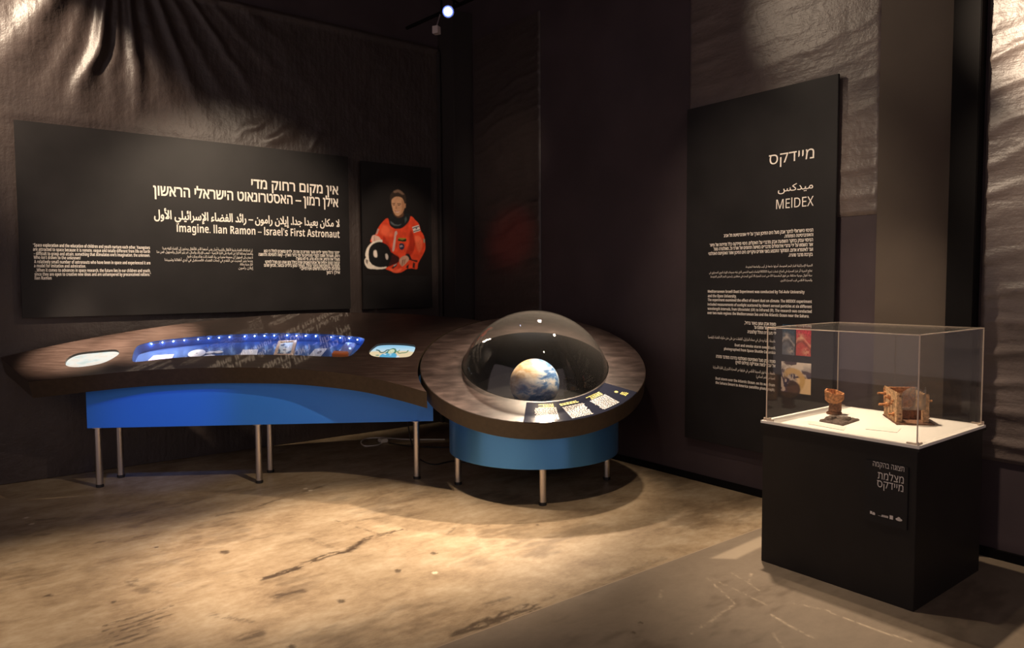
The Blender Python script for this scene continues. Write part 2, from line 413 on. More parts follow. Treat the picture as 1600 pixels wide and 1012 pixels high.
# ------------------------------------------------------------------ writing
_fc = bpy.data.curves.new('lettering', 'FONT'); _fo = bpy.data.objects.new('lettering', _fc); COL.objects.link(_fo)
_fc.resolution_u = 3; _fc.fill_mode = 'NONE'
AR = {  # letter: isolated form code point, joins to the next letter
 0x621: (0xFE80, 0), 0x622: (0xFE81, 1), 0x623: (0xFE83, 1), 0x624: (0xFE85, 1), 0x625: (0xFE87, 1), 0x626: (0xFE89, 2), 0x627: (0xFE8D, 1),
 0x628: (0xFE8F, 2), 0x629: (0xFE93, 1), 0x62A: (0xFE95, 2), 0x62B: (0xFE99, 2), 0x62C: (0xFE9D, 2), 0x62D: (0xFEA1, 2), 0x62E: (0xFEA5, 2),
 0x62F: (0xFEA9, 1), 0x630: (0xFEAB, 1), 0x631: (0xFEAD, 1), 0x632: (0xFEAF, 1), 0x633: (0xFEB1, 2), 0x634: (0xFEB5, 2), 0x635: (0xFEB9, 2),
 0x636: (0xFEBD, 2), 0x637: (0xFEC1, 2), 0x638: (0xFEC5, 2), 0x639: (0xFEC9, 2), 0x63A: (0xFECD, 2), 0x641: (0xFED1, 2), 0x642: (0xFED5, 2),
 0x643: (0xFED9, 2), 0x644: (0xFEDD, 2), 0x645: (0xFEE1, 2), 0x646: (0xFEE5, 2), 0x647: (0xFEE9, 2), 0x648: (0xFEED, 1), 0x649: (0xFEEF, 1), 0x64A: (0xFEF1, 2)}
LA = {0x622: 0xFEF5, 0x623: 0xFEF7, 0x625: 0xFEF9, 0x627: 0xFEFB}
def shape_arabic(s):
    s = ''.join(c for c in s if not 0x64B <= ord(c) <= 0x652)
    out = []; i = 0
    joins = lambda c: ord(c) in AR
    while i < len(s):
        c = s[i]; o = ord(c)
        if o not in AR: out.append(c); i += 1; continue
        prev = i > 0 and joins(s[i-1]) and AR[ord(s[i-1])][1] == 2
        if o == 0x644 and i+1 < len(s) and ord(s[i+1]) in LA:
            out.append(chr(LA[ord(s[i+1])]+(1 if prev else 0))); i += 2; continue
        iso, ty = AR[o]
        nxt = ty == 2 and i+1 < len(s) and joins(s[i+1]) and o != 0x621 and ord(s[i+1]) != 0x621
        if o == 0x621: out.append(chr(iso))
        else: out.append(chr(iso+((3 if nxt else 1) if prev else (2 if nxt else 0)) if ty == 2 else iso+(1 if prev else 0)))
        i += 1
    return ''.join(out)
def visual(s):
    if not any(0x590 <= ord(c) <= 0x6FF for c in s): return s
    s = shape_arabic(s)[::-1]
    s = s.translate(str.maketrans('()', ')('))
    out = ''; run = ''
    for c in s+'\0':
        if c.isascii() and (c.isalnum()): run += c
        else: out += run[::-1]; run = ''; out += c
    return out[:-1]
def sans(s, bold):                # plain sans-serif forms of the Latin letters and digits
    out = ''
    for c in s:
        o = ord('l' if c == 'I' else c)     # the plain upright bar serves as capital I
        if 65 <= o <= 90: out += chr((0x1D5D4 if bold else 0x1D5A0)+o-65)
        elif 97 <= o <= 122: out += chr((0x1D5EE if bold else 0x1D5BA)+o-97)
        elif 48 <= o <= 57: out += chr((0x1D7EC if bold else 0x1D7E2)+o-48)
        else: out += c
    return out
_cap = {}
def outlines(s):
    """closed outlines of a line of lettering as arrays of (x, y)"""
    _fc.body = s
    dg = bpy.context.evaluated_depsgraph_get(); dg.update()
    me = bpy.data.meshes.new_from_object(_fo.evaluated_get(dg))
    co = [(v.co.x, v.co.y) for v in me.vertices]; nx = {}
    for e in me.edges: a, b = e.vertices; nx.setdefault(a, []).append(b); nx.setdefault(b, []).append(a)
    bpy.data.meshes.remove(me)
    seen = set(); out = []
    for st in range(len(co)):
        if st in seen or st not in nx: continue
        loop = [st]; seen.add(st); cur = min(nx[st])    # follow increasing indices so that the direction is kept
        while cur not in seen:
            seen.add(cur); loop.append(cur)
            n_ = [q for q in nx[cur] if q not in seen]
            if not n_: break
            cur = n_[0]
        if len(loop) > 2: out.append(np.array([co[q] for q in loop]))
    return out
def cap_of(s):
    ref = 'ה' if any(0x590 <= ord(c) <= 0x5FF for c in s) else ('\uFE8D' if any(0x600 <= ord(c) <= 0x6FF for c in s) else '\U0001D5A7')
    if ref not in _cap: _cap[ref] = max(c[:, 1].max() for c in outlines(ref))
    return _cap[ref]
def clean(c):
    d = np.hypot(*(c-np.roll(c, 1, 0)).T); c = c[d > 1e-7]
    return c
def area(c): x, y = c.T; return .5*np.sum(x*np.roll(y, -1)-y*np.roll(x, -1))
def embolden(c, k):
    e0 = c-np.roll(c, 1, 0); e1 = np.roll(c, -1, 0)-c
    n0 = np.stack([e0[:, 1], -e0[:, 0]], 1)/np.hypot(*e0.T)[:, None]; n1 = np.stack([e1[:, 1], -e1[:, 0]], 1)/np.hypot(*e1.T)[:, None]
    m = n0+n1; L = np.maximum((m*m).sum(1), .6); return c+m/L[:, None]*2*k*.5*2
def fill(cs):
    """triangles covering outlines with non-zero winding; outlines that touch are filled together"""
    box = [(c[:, 0].min(), c[:, 0].max(), c[:, 1].min(), c[:, 1].max()) for c in cs]; left = set(range(len(cs))); V = []; F = []
    while left:
        grp = [left.pop()]; k = 0
        while k < len(grp):
            b = box[grp[k]]
            for q in [q for q in left if box[q][0] <= b[1] and box[q][1] >= b[0] and box[q][2] <= b[3] and box[q][3] >= b[2]]: left.discard(q); grp.append(q)
            k += 1
        pts = []; ed = []
        for q in grp: m = len(pts); n_ = len(cs[q]); pts += [Vector(p) for p in cs[q]]; ed += [(m+i, m+(i+1) % n_) for i in range(n_)]
        vs, es, fs, *_ = delaunay_2d_cdt(pts, ed, [], 0, 1e-9)
        P = np.array([(v.x, v.y) for v in vs]); T = np.array([f for f in fs if len(f) == 3])
        if not len(T): continue
        ce = P[T].mean(1); w = np.zeros(len(T), int); A = np.array([pts[a] for a, b in ed]); B = np.array([pts[b] for a, b in ed])
        cr = (B[None, :, 0]-A[None, :, 0])*(ce[:, None, 1]-A[None, :, 1])-(B[None, :, 1]-A[None, :, 1])*(ce[:, None, 0]-A[None, :, 0])
        up = (A[None, :, 1] <= ce[:, None, 1]) & (B[None, :, 1] > ce[:, None, 1]) & (cr > 0); dnw = (A[None, :, 1] > ce[:, None, 1]) & (B[None, :, 1] <= ce[:, None, 1]) & (cr < 0)
        w = up.sum(1)-dnw.sum(1); T = T[w != 0]; m = len(V)
        V += P.tolist(); F += [tuple(int(i)+m for i in t) for t in T]
    return V, F
def write_line(g, s, u0, u1, v, cap, bold, at):
    """add one line of lettering to g; at(u, v, d) maps the surface's metres to world points"""
    latin = all(ord(c) < 0x500 or ord(c) >= 0x2000 for c in s)
    cs = [clean(c) for c in outlines(sans(visual(s), latin and bold >= .8))]; cs = [c for c in cs if len(c) > 2]
    x0 = min(c[:, 0].min() for c in cs); x1 = max(c[:, 0].max() for c in cs); ys = cap/cap_of(s)
    sg = 1 if u1 > u0 else -1; sc = np.array([abs(u1-u0)/(x1-x0), ys])
    cs = [clean((c-[x0, 0])*sc) for c in cs]; cs = [c for c in cs if len(c) > 2]
    if bold and not latin:
        new = []
        for c in cs:                 # holes follow the direction of the outline around them
            inside = lambda q: q is not c and q[:, 0].min() < c[:, 0].min() and q[:, 0].max() > c[:, 0].max() and q[:, 1].min() < c[:, 1].min() and q[:, 1].max() > c[:, 1].max()
            own = next((q for q in cs if inside(q) and area(q)*area(c) < 0), c)
            new.append(embolden(c, cap*.030*bold*(1 if area(own) > 0 else -1)))
        cs = new
    V, F = fill(cs)
    g.add([at(u0+sg*x, v+y) for x, y in V], F)

# ------------------------------------------------------------------ wording and picture outlines (metres / millimetres on each panel)
LEFT_TEXT = [
 ('hebrew_heading', [
  ('אין מקום רחוק מדי', 2.283, 3.16, 2.519, 0.0815, 1),
 ]),
 ('hebrew_heading', [
  ('אילן רמון – האסטרונאוט הישראלי הראשון', 1.428, 3.157, 2.393, 0.0813, 1),
 ]),
 ('arabic_heading', [
  ('لا مكان بعيدًا جدًّا. إيلان رامون – رائد الفضاء الإسرائيلي الأوّل', 1.427, 3.168, 2.19, 0.0755, 1),
 ]),
 ('english_heading', [
  ('Imagine. Ilan Ramon – Israel’s First Astronaut', 1.608, 3.168, 2.078, 0.0733, 1),
 ]),
 ('english_paragraph', [
  ('“Space exploration and the education of children and youth nurture each other. Youngsters', 0.525, 1.383, 1.918, 0.0268, 1),
  ('are attracted to space because it is remote, vague and totally different from life on Earth', 0.524, 1.382, 1.884, 0.0268, 1),
  ('– difficult to grasp and attain, something that stimulates one’s imagination, the unknown.', 0.527, 1.381, 1.85, 0.0269, 1),
  ('Who isn’t drawn to the unknown?', 0.526, 0.854, 1.819, 0.0262, 1),
  ('A relatively small number of astronauts who have been in space and experienced it are', 0.528, 1.383, 1.784, 0.0269, 1),
  ('a model for imitation and admiration.', 0.526, 0.889, 1.751, 0.0263, 1),
  ('...When it comes to advances in space research, the future lies in our children and youth,', 0.531, 1.381, 1.716, 0.0269, 1),
  ('since they are open to creative new ideas and are unhampered by preconceived notions.”', 0.527, 1.384, 1.683, 0.0269, 1),
  ('Ilan Ramon', 0.527, 0.642, 1.652, 0.026, 1),
 ]),
 ('arabic_paragraph', [
  ('إن استكشاف الفضاء وتربية الأطفال والشبيبة أمران يغني أحدهما الآخر. فالأطفال ينجذبون إلى الفضاء لكونه بعيدا', 1.485, 2.276, 1.919, 0.0235, 0),
  ('وغامضا ومختلفا كليا عن الحياة على الكرة الأرضية – صعب الإدراك والمنال، أمر يثير الخيال والمجهول. فمن منا', 1.437, 2.278, 1.887, 0.0234, 0),
  ('لا ينجذب إلى المجهول؟ إن مجموعة صغيرة من رواد الفضاء كانت هناك ومثلت قدوة', 1.69, 2.277, 1.851, 0.0237, 0),
  ('عندما يدور الحديث عن التقدم في أبحاث الفضاء، فالمستقبل في أيدي أطفالنا وشبيبتنا', 1.5, 2.276, 1.818, 0.0235, 0),
  ('أفكار جديدة وخلاقة.', 2.153, 2.275, 1.785, 0.0243, 0),
  ('إيلان رامون', 2.141, 2.277, 1.75, 0.0243, 0),
 ]),
 ('hebrew_paragraph', [
  ('״חקר החלל וחינוך ילדים ונוער מפרים זה את זה. ילדים נמשכים לחלל כי הוא', 2.385, 3.162, 1.912, 0.0254, 1),
  ('רחוק, מעורפל ושונה לגמרי מהחיים על פני כדור הארץ – קשה לתפיסה ולהשגה', 2.334, 3.164, 1.878, 0.0254, 1),
  ('מעורר את הדמיון, את הלא נודע. מי לא נמשך?', 2.703, 3.163, 1.843, 0.0258, 1),
  ('קבוצה קטנה יחסית של אסטרונאוטים שהיו בחלל וחוו אותו הם מודל לחיקוי', 2.395, 3.163, 1.807, 0.0255, 1),
  ('כשמדובר בהתקדמות בחקר החלל, העתיד טמון בילדינו ובנוער, מכיוון שהם', 2.384, 3.162, 1.775, 0.0255, 1),
  ('פתוחים לרעיונות חדשים ויצירתיים.״', 2.739, 3.164, 1.745, 0.0259, 1),
  ('אילן רמון', 3.019, 3.163, 1.708, 0.0262, 1),
 ]),
]
RIGHT_TEXT = [
 ('hebrew_heading', [
  ('מיידקס', 2.969, 2.627, 2.435, 0.0661, 0),
 ]),
 ('arabic_heading', [
  ('ميدكس', 2.894, 2.631, 2.233, 0.0484, 0.3),
 ]),
 ('english_heading', [
  ('MEIDEX', 2.906, 2.625, 2.115, 0.0662, 0),
 ]),
 ('hebrew_paragraph', [
  ('הניסוי הישראלי לחקר אבק מעל הים התיכון נערך על ידי אוניברסיטת תל אביב', 3.343, 2.625, 1.941, 0.0201, 1),
  ('והאוניברסיטה הפתוחה.', 2.839, 2.624, 1.91, 0.0194, 1),
  ('הניסוי עסק בחקר השפעת אבק מדברי על האקלים. ניסוי מיידקס כלל מדידות של פיזור', 3.472, 2.625, 1.875, 0.0203, 1),
  ('אור השמש על ידי גרגרי אירוסולים מדבריים בשישה תחומים של אורכי גל, מאולטרה סגול', 3.434, 2.625, 1.843, 0.0203, 1),
  ('ועד לאינפרא אדום. המחקר התבצע בשני אזורים עיקריים: הים התיכון ואזור האוקיינוס האטלנטי', 3.482, 2.624, 1.81, 0.0204, 1),
  ('בקרבת מדבר סהרה.', 2.804, 2.625, 1.776, 0.0194, 1),
 ]),
 ('arabic_paragraph', [
  ('التجربة الإسرائيلية لغبار البحر المتوسط، أجرتها جامعة تل أبيب والجامعة المفتوحة.', 3.15, 2.625, 1.705, 0.0154, 0),
  ('تعالج التجربة أثر غبار الصحراء في المناخ. شملت تجربة MEIDEX قياسات لضوء الشمس الذي تبثه جسيمات الهباء الجوي الصحراوي في', 3.474, 2.626, 1.668, 0.0158, 0),
  ('ستة أطوال موجية مختلفة، من فوق البنفسجية UV حتى تحت الحمراء IR. أجري البحث في منطقتين رئيستين: البحر الأبيض المتوسط', 3.461, 2.627, 1.637, 0.0158, 0),
  ('والمحيط الأطلسي قرب الصحراء الكبرى.', 2.865, 2.626, 1.604, 0.0151, 0),
 ]),
 ('english_paragraph', [
  ('Mediterranean Israeli Dust Experiment was conducted by Tel-Aviv University', 3.485, 2.679, 1.519, 0.0206, 1),
  ('and the Open University.', 3.484, 3.225, 1.484, 0.0215, 1),
  ('The experiment examined the effect of desert dust on climate. The MEIDEX experiment', 3.484, 2.625, 1.454, 0.0205, 1),
  ('included measurements of sunlight scattered by desert aerosol particles at six different', 3.485, 2.625, 1.419, 0.0205, 1),
  ('wavelength intervals, from Ultraviolet (UV) to Infrared (IR). The research was conducted', 3.485, 2.625, 1.386, 0.0205, 1),
  ('over two main regions: the Mediterranean Sea and the Atlantic Ocean near the Sahara.', 3.486, 2.643, 1.353, 0.0206, 1),
 ]),
 ('hebrew_caption', [
  ('סופת אבק ועשן באזור ברזיל,', 3.153, 2.895, 1.287, 0.0196, 1),
  ('צולמה באזור אמזונס על', 3.07, 2.894, 1.257, 0.0195, 1),
  ('ידי מעבורת החלל קולומביה', 3.125, 2.893, 1.222, 0.0196, 1),
 ]),
 ('arabic_caption', [
  ('عاصفة رملية ودخان في سماء البرازيل، التقطت من على متن مكوك الفضاء كولومبيا', 3.477, 2.896, 1.167, 0.0201, 0),
 ]),
 ('english_caption', [
  ('Dust and smoke storm over Brazil,', 3.235, 2.895, 1.117, 0.0198, 1),
  ('photographed from Space Shuttle Columbia', 3.33, 2.895, 1.083, 0.0199, 1),
 ]),
 ('hebrew_caption', [
  ('סופת אבק מעל האוקיינוס האטלנטי בדרכה ממדבר סהרה', 3.401, 2.894, 1.018, 0.0201, 1),
  ('אל עבר יבשת אמריקה (צילום לוויין)', 3.226, 2.894, 0.987, 0.0198, 1),
 ]),
 ('arabic_caption', [
  ('عاصفة رملية فوق المحيط الأطلسي في طريقها من الصحراء الكبرى إلى القارة الأمريكية', 3.429, 2.896, 0.934, 0.0201, 0),
  ('(صورة من القمر الصناعي)', 3.047, 2.895, 0.9, 0.0196, 0),
 ]),
 ('english_caption', [
  ('Dust storm over the Atlantic Ocean, on its way from', 3.404, 2.896, 0.848, 0.0201, 1),
  ('the Sahara Desert to America (satellite photograph)', 3.404, 2.897, 0.815, 0.0202, 1),
 ]),
]
PORTRAIT = [
((0.8,0.07,0.025),4,[(301,971),(240,931),(185,864),(154,798),(105,753),(95,710),(187,692),(260,694),(344,609),(392,566),(429,523),(304,456),(267,428),(328,407),(389,385),(464,396),(528,430),(592,436),(656,431),(670,493),(736,595),(766,663),(758,753),(739,814),(707,852),(689,918),(638,972),(569,1007),(485,887),(410,864),(348,881)]),
((0.45,0.03,0.012),8,[(585,858),(616,793),(634,705),(607,615),(555,569),(518,602),(557,702),(565,791)]),
((0.5,0.035,0.015),10,[(249,780),(308,695),(356,609),(307,630),(236,693)]),
((0.95,0.16,0.07),10,[(635,794),(713,774),(724,685),(684,616),(647,683)]),
((0.95,0.14,0.06),12,[(251,899),(348,860),(359,784),(273,781),(208,821)]),
((0.95,0.14,0.06),8,[(304,439),(378,423),(465,435),(427,396),(352,396)]),
((0.05,0.01,0.01),6,[(356,587),(429,556),(422,501),(341,467),(304,456),(318,521)]),
((0.55,0.35,0.3),5,[(178,853),(196,848),(171,793),(154,793)]),
((0.012,0.014,0.016),5,[(326,1016),(313,956),(324,902),(367,873),(428,865),(485,882),(536,923),(568,968),(575,1024),(525,1032),(487,1008),(424,994),(369,1018)]),
((0.12,0.14,0.15),6,[(335,940),(373,915),(429,907),(460,914),(429,896),(373,899),(337,919)]),
((0.06,0.09,0.09),6,[(505,976),(524,999),(536,967),(511,932)]),
((0.12,0.055,0.03),6,[(369,1045),(487,1052),(487,1003),(424,985),(375,1013)]),
((0.6,0.33,0.19),4,[(347,1174),(372,1203),(428,1218),(477,1205),(504,1152),(501,1097),(487,1052),(456,1017),(424,1003),(394,1014),(369,1045),(355,1088),(346,1131)]),
((0.45,0.22,0.12),4,[(504,1146),(524,1142),(521,1098),(500,1086)]),
((0.4,0.19,0.1),10,[(477,1183),(504,1152),(500,1086),(481,1046),(462,1029),(473,1084),(470,1139)]),
((0.12,0.06,0.035),4,[(359,1134),(392,1140),(392,1130),(360,1125)]),
((0.12,0.06,0.035),4,[(420,1140),(464,1138),(464,1129),(421,1131)]),
((0.05,0.03,0.025),3,[(367,1119),(389,1123),(389,1115),(368,1112)]),
((0.05,0.03,0.025),3,[(426,1123),(454,1123),(452,1116),(427,1115)]),
((0.42,0.2,0.11),5,[(402,1123),(416,1081),(403,1073),(391,1079)]),
((0.75,0.55,0.48),4,[(391,1055),(413,1050),(444,1058),(431,1042),(410,1039)]),
((0.35,0.1,0.07),3,[(386,1059),(413,1054),(448,1063),(438,1054),(413,1048),(391,1051)]),
((0.040,0.026,0.019),5,[(335,1157),(332,1206),(355,1250),(404,1283),(454,1282),(503,1256),(525,1219),(527,1170),(516,1142),(502,1157),(490,1189),(453,1208),(403,1208),(372,1192),(351,1169),(348,1131),(338,1130)]),
((0.26,0.16,0.11),7,[(373,1260),(417,1283),(460,1278),(503,1245),(478,1238),(435,1256),(391,1248)]),
((0.7,0.45,0.4),4,[(384,828),(407,838),(414,808),(398,785),(387,697),(371,626),(349,625),(360,697),(374,773)]),
((0.3,0.28,0.04),4,[(428,767),(520,765),(512,729),(422,734)]),
((0.012,0.02,0.012),4,[(428,753),(470,744),(520,756),(512,729),(425,734)]),
((0.02,0.03,0.07),4,[(438,699),(469,709),(494,695),(494,656),(468,636),(437,655)]),
((0.5,0.3,0.32),5,[(441,683),(469,689),(481,673),(446,664)]),
((0.78,0.68,0.62),3,[(599,890),(684,918),(703,854),(617,826)]),
((0.06,0.06,0.09),2,[(603,879),(686,906),(688,897),(607,870)]),
((0.06,0.06,0.09),2,[(612,844),(697,871),(700,862),(616,835)]),
((0.1,0.1,0.16),2,[(638,866),(651,888),(666,874)]),
((0.1,0.1,0.16),2,[(641,881),(661,886),(656,865)]),
((0.25,0.3,0.2),4,[(738,764),(758,759),(757,719),(742,724)]),
((0.75,0.48,0.4),4,[(105,759),(130,786),(189,772),(212,746),(206,719),(152,707),(105,716)]),
((0.5,0.28,0.22),4,[(141,776),(146,717),(134,717),(132,776)]),
((0.8,0.72,0.62),4,[(236,723),(164,729),(92,694),(44,634),(29,570),(37,549),(15,517),(21,485),(35,453),(64,432),(159,422),(261,433),(268,455),(124,475),(78,539)]),
((0.008,0.008,0.009),4,[(67,581),(80,646),(128,695),(200,716),(272,694),(320,641),(337,565),(317,499),(268,455),(183,446),(112,470),(75,518)]),
((0.85,0.74,0.65),5,[(127,615),(156,626),(169,584),(161,549),(128,561)]),
((0.62,0.55,0.5),5,[(265,586),(288,586),(299,554),(286,526),(267,542)]),
((0.25,0.2,0.17),4,[(31,528),(60,517),(53,474),(32,496)]),
((0.02,0.018,0.018),5,[(511,585),(556,594),(593,536),(657,526),(650,504),(580,525),(542,536)]),
((0.62,0.34,0.24),4,[(435,534),(480,568),(530,574),(555,536),(529,502),(491,469),(465,457),(435,490)]),
((0.35,0.16,0.1),3,[(466,523),(489,535),(473,468),(463,466)]),
((0.35,0.16,0.1),3,[(494,529),(514,541),(498,485),(488,477)]),
((0.03,0.02,0.02),5,[(528,469),(554,480),(540,425),(515,447)]),
((0.03,0.02,0.02),5,[(605,503),(631,492),(624,436),(598,447)]),
((0.03,0.02,0.02),5,[(341,445),(410,490),(400,462),(353,429)]),
((0.5,0.42,0.4),4,[(360,467),(401,485),(393,470),(366,454)])]
LAMP_POS = (3.717, 5.723, 4.112)
CLAMP_POS = (3.735, 5.955, 4.01)

# ------------------------------------------------------------------ setting
WX, WY = 4.70, 7.06
# floor: fine where the photo looks, coarse elsewhere
FX = np.concatenate([np.linspace(-4, -.6, 8)[:-1], np.arange(-.6, 4.75, .011), [5.0]])
FY = np.concatenate([np.linspace(-4, 1.2, 10)[:-1], np.arange(1.2, 7.1, .011), [7.3]])
X, Y = np.meshgrid(FX, FY, indexing='ij')
nz = vnoise(X*9+3, Y*26+5, 4); nf = vnoise(X*30, Y*90, 3); nb = vnoise(X*2.2+9, Y*3+1, 4); nd = vnoise(X*60+7, Y*60, 2)
dark = np.zeros_like(X); light = np.zeros_like(X)
def streak(pts, wd, amt, lo=.40, hi=.62, src=None):
    global dark
    d = seg_d(X, Y, pts); a = sstep(1.15, .45, d/wd+1.6*(nz-.5))*amt*sstep(lo, hi, (nz*.6+nf*.4) if src is None else src)
    dark = np.maximum(dark, a)
def scratch(pts, wd, amt, lo=.35, hi=.6):
    global light
    d = seg_d(X+.02*(nz-.5), Y+.02*(nf-.5), pts); light = np.maximum(light, np.exp(-(d/(wd*.62))**2)*amt*.62*sstep(lo, hi, nd*.5+nz*.5))
MAINC = [(1.277, 3.884), (1.465, 3.905), (1.54, 3.952), (1.713, 3.99), (1.805, 3.969), (2.021, 4.105), (2.254, 4.085)]
streak([(x, y-.02) for x, y in MAINC], .040, .95, .44, .58); streak(MAINC, .012, .85, .38, .54, nf)
streak([(1.267, 3.60), (1.381, 3.585)], .045, .85, .3, .5); streak([(1.20, 3.53), (1.33, 3.56)], .03, .4)
streak([(.993, 3.262), (1.061, 3.247)], .045, .7, .3, .5); streak([(1.06, 3.40), (.98, 3.52), (.93, 3.60)], .025, .5)
streak([(.703, 4.289), (.71, 4.22)], .035, .55, .3, .5); streak([(.722, 4.14), (.735, 4.09)], .04, .5, .3, .5); streak([(.71, 4.2), (.80, 3.99)], .018, .4)
for k, (y0, x0, x1) in enumerate([(3.80, .50, .80), (3.745, .49, .77), (3.70, .52, .78), (3.65, .49, .72), (3.60, .50, .70), (3.55, .49, .67)]):
    streak([(x0, y0-.01), (x1, y0+.02)], .013, .7, .36, .55, nf)
for p in ([(.661, 5.066), (.993, 4.99)], [(.866, 5.552), (1.038, 5.503)], [(.402, 5.821), (.564, 5.76)], [(.25, 5.55), (.42, 5.45)]): streak(p, .035, .6)
streak([(1.394, 5.145), (1.615, 5.149), (1.944, 5.28), (2.204, 5.356), (2.4, 5.42)], .03, .65)
streak([(1.774, 2.695), (2.031, 2.70), (2.2, 2.69)], .05, .85, .3, .5); streak([(2.039, 2.846), (2.18, 2.845)], .03, .6); streak([(2.2, 2.75), (2.35, 2.72)], .05, .6)
streak([(1.992, 4.524), (2.05, 4.3), (2.096, 4.12)], .016, .6); streak([(1.72, 4.3), (1.76, 4.08)], .03, .4); streak([(2.437, 3.816), (2.6, 3.95), (2.75, 3.80)], .02, .5)
streak([(2.5, 2.68), (3.2, 2.70)], .03, .4, .3, .6)
for x, y, r in [(1.23, 4.4, .03), (1.49, 3.34, .022), (.33, 4.35, .02), (.58, 4.05, .012), (1.12, 3.05, .02), (2.4, 2.2, .012), (2.5, 2.24, .010), (.2, 3.3, .02), (3.0, 3.6, .012), (2.2, 3.6, .02), (.92, 4.75, .012), (1.9, 3.5, .02)]:
    dark = np.maximum(dark, .8*sstep(1.2, .6, np.hypot(X-x, (Y-y)*.8)/r+(nd-.5)))
dark = np.maximum(dark, .40*sstep(.53, .74, nb*.62+nz*.38))
for p, wd, am in (([(3.166, 2.364), (3.02, 2.081)], .008, .8), ([(3.179, 2.332), (3.132, 1.974)], .008, .6), ([(3.02, 2.081), (2.597, 2.024)], .008, .6), ([(3.25, 1.907), (3.307, 1.771), (3.295, 1.669)], .008, .7),
                  ([(3.295, 1.669), (3.293, 1.533), (3.312, 1.359)], .010, .9), ([(3.052, 1.906), (3.017, 1.768), (2.996, 1.647)], .010, .95), ([(3.40, 2.25), (3.30, 2.2)], .012, .9), ([(3.33, 2.32), (3.25, 2.1)], .008, .5),
                  ([(2.9, 1.8), (2.75, 1.62)], .008, .6), ([(2.85, 2.42), (2.75, 2.33)], .012, .5), ([(2.7, 2.78), (2.95, 2.72), (3.13, 2.72)], .035, .35), ([(2.6, 3.8), (2.45, 3.4), (2.6, 3.1)], .06, .35)):
    scratch(p, wd, am)
light = np.maximum(light, 0.38*sstep(.012, -.012, poly_sd(X, Y, [(3.412, 2.527), (3.519, 2.429), (3.95, 2.46), (3.954, 2.553)])))
for x, y in ((2.126, 5.396), (2.137, 5.32), (.36, 5.75), (.34, 5.93), (2.05, 3.35)):
    light = np.maximum(light, sstep(.022, .012, np.hypot(X-x, Y-y)))
grey = sstep(2.65, 2.64, Y)
M['floor'], nt, b = new_mat('worn_concrete')
a = N(nt, 'ShaderNodeAttribute', attribute_name='Col'); sp = N(nt, 'ShaderNodeSeparateColor'); nt.links.new(a.outputs['Color'], sp.inputs[0])
tc = N(nt, 'ShaderNodeTexCoord'); mp = N(nt, 'ShaderNodeMapping'); mp.inputs['Scale'].default_value = (1, 1.55, 1)
nt.links.new(tc.outputs['Object'], mp.inputs[0])
n1 = N(nt, 'ShaderNodeTexNoise', i_Scale=2.6, i_Detail=12, i_Roughness=.66, i_Distortion=.25); nt.links.new(mp.outputs[0], n1.inputs['Vector'])
n3 = N(nt, 'ShaderNodeTexNoise', i_Scale=16, i_Detail=10, i_Roughness=.7); nt.links.new(mp.outputs[0], n3.inputs['Vector'])
mm = N(nt, 'ShaderNodeMath', operation='MULTIPLY_ADD'); mm.inputs[1].default_value = .35; m0 = N(nt, 'ShaderNodeMath', operation='MULTIPLY'); m0.inputs[1].default_value = .65
nt.links.new(n1.outputs['Fac'], m0.inputs[0]); nt.links.new(n3.outputs['Fac'], mm.inputs[0]); nt.links.new(m0.outputs[0], mm.inputs[2])
r1 = ramp(nt, [(.34, (.175, .118, .068)), (.50, (.305, .225, .140)), (.66, (.42, .335, .232))]); nt.links.new(mm.outputs[0], r1.inputs[0])
r2 = ramp(nt, [(.30, (.170, .132, .096)), (.72, (.245, .195, .145))]); nt.links.new(mm.outputs[0], r2.inputs[0])
def mixc(f, A, B):
    q = N(nt, 'ShaderNodeMix', data_type='RGBA'); nt.links.new(f, q.inputs[0])
    for s, i in ((A, 6), (B, 7)):
        if isinstance(s, tuple): q.inputs[i].default_value = (*s, 1)
        else: nt.links.new(s, q.inputs[i])
    return q.outputs[2]
c = mixc(sp.outputs['Blue'], r1.outputs[0], r2.outputs[0])
c = mixc(sp.outputs['Red'], c, (.045, .026, .014))
c = mixc(sp.outputs['Green'], c, (.62, .50, .36))
# straight joint between the two pours
sx = N(nt, 'ShaderNodeSeparateXYZ'); nt.links.new(tc.outputs['Object'], sx.inputs[0])
su = N(nt, 'ShaderNodeMath', operation='SUBTRACT'); su.inputs[1].default_value = 2.645; nt.links.new(sx.outputs['Y'], su.inputs[0])
ab = N(nt, 'ShaderNodeMath', operation='ABSOLUTE'); nt.links.new(su.outputs[0], ab.inputs[0])
lt = N(nt, 'ShaderNodeMath', operation='LESS_THAN'); lt.inputs[1].default_value = .004; nt.links.new(ab.outputs[0], lt.inputs[0])
c = mixc(lt.outputs[0], c, (.33, .25, .175))
nt.links.new(c, b.inputs['Base Color'])
mr = N(nt, 'ShaderNodeMapRange'); mr.inputs[3].default_value = .55; mr.inputs[4].default_value = .36; nt.links.new(n1.outputs['Fac'], mr.inputs[0]); nt.links.new(mr.outputs[0], b.inputs['Roughness'])
n2 = N(nt, 'ShaderNodeTexNoise', i_Scale=40, i_Detail=6); nt.links.new(tc.outputs['Object'], n2.inputs['Vector'])
bp = N(nt, 'ShaderNodeBump', i_Strength=.12, i_Distance=.004); nt.links.new(n2.outputs['Fac'], bp.inputs['Height']); nt.links.new(bp.outputs[0], b.inputs['Normal'])
b.inputs['Specular IOR Level'].default_value = .35
structure(grid_mesh('floor', FX, FY, lambda u, v: (u, v, 0*u), M['floor'], col=np.stack([dark, light, grey], -1)))

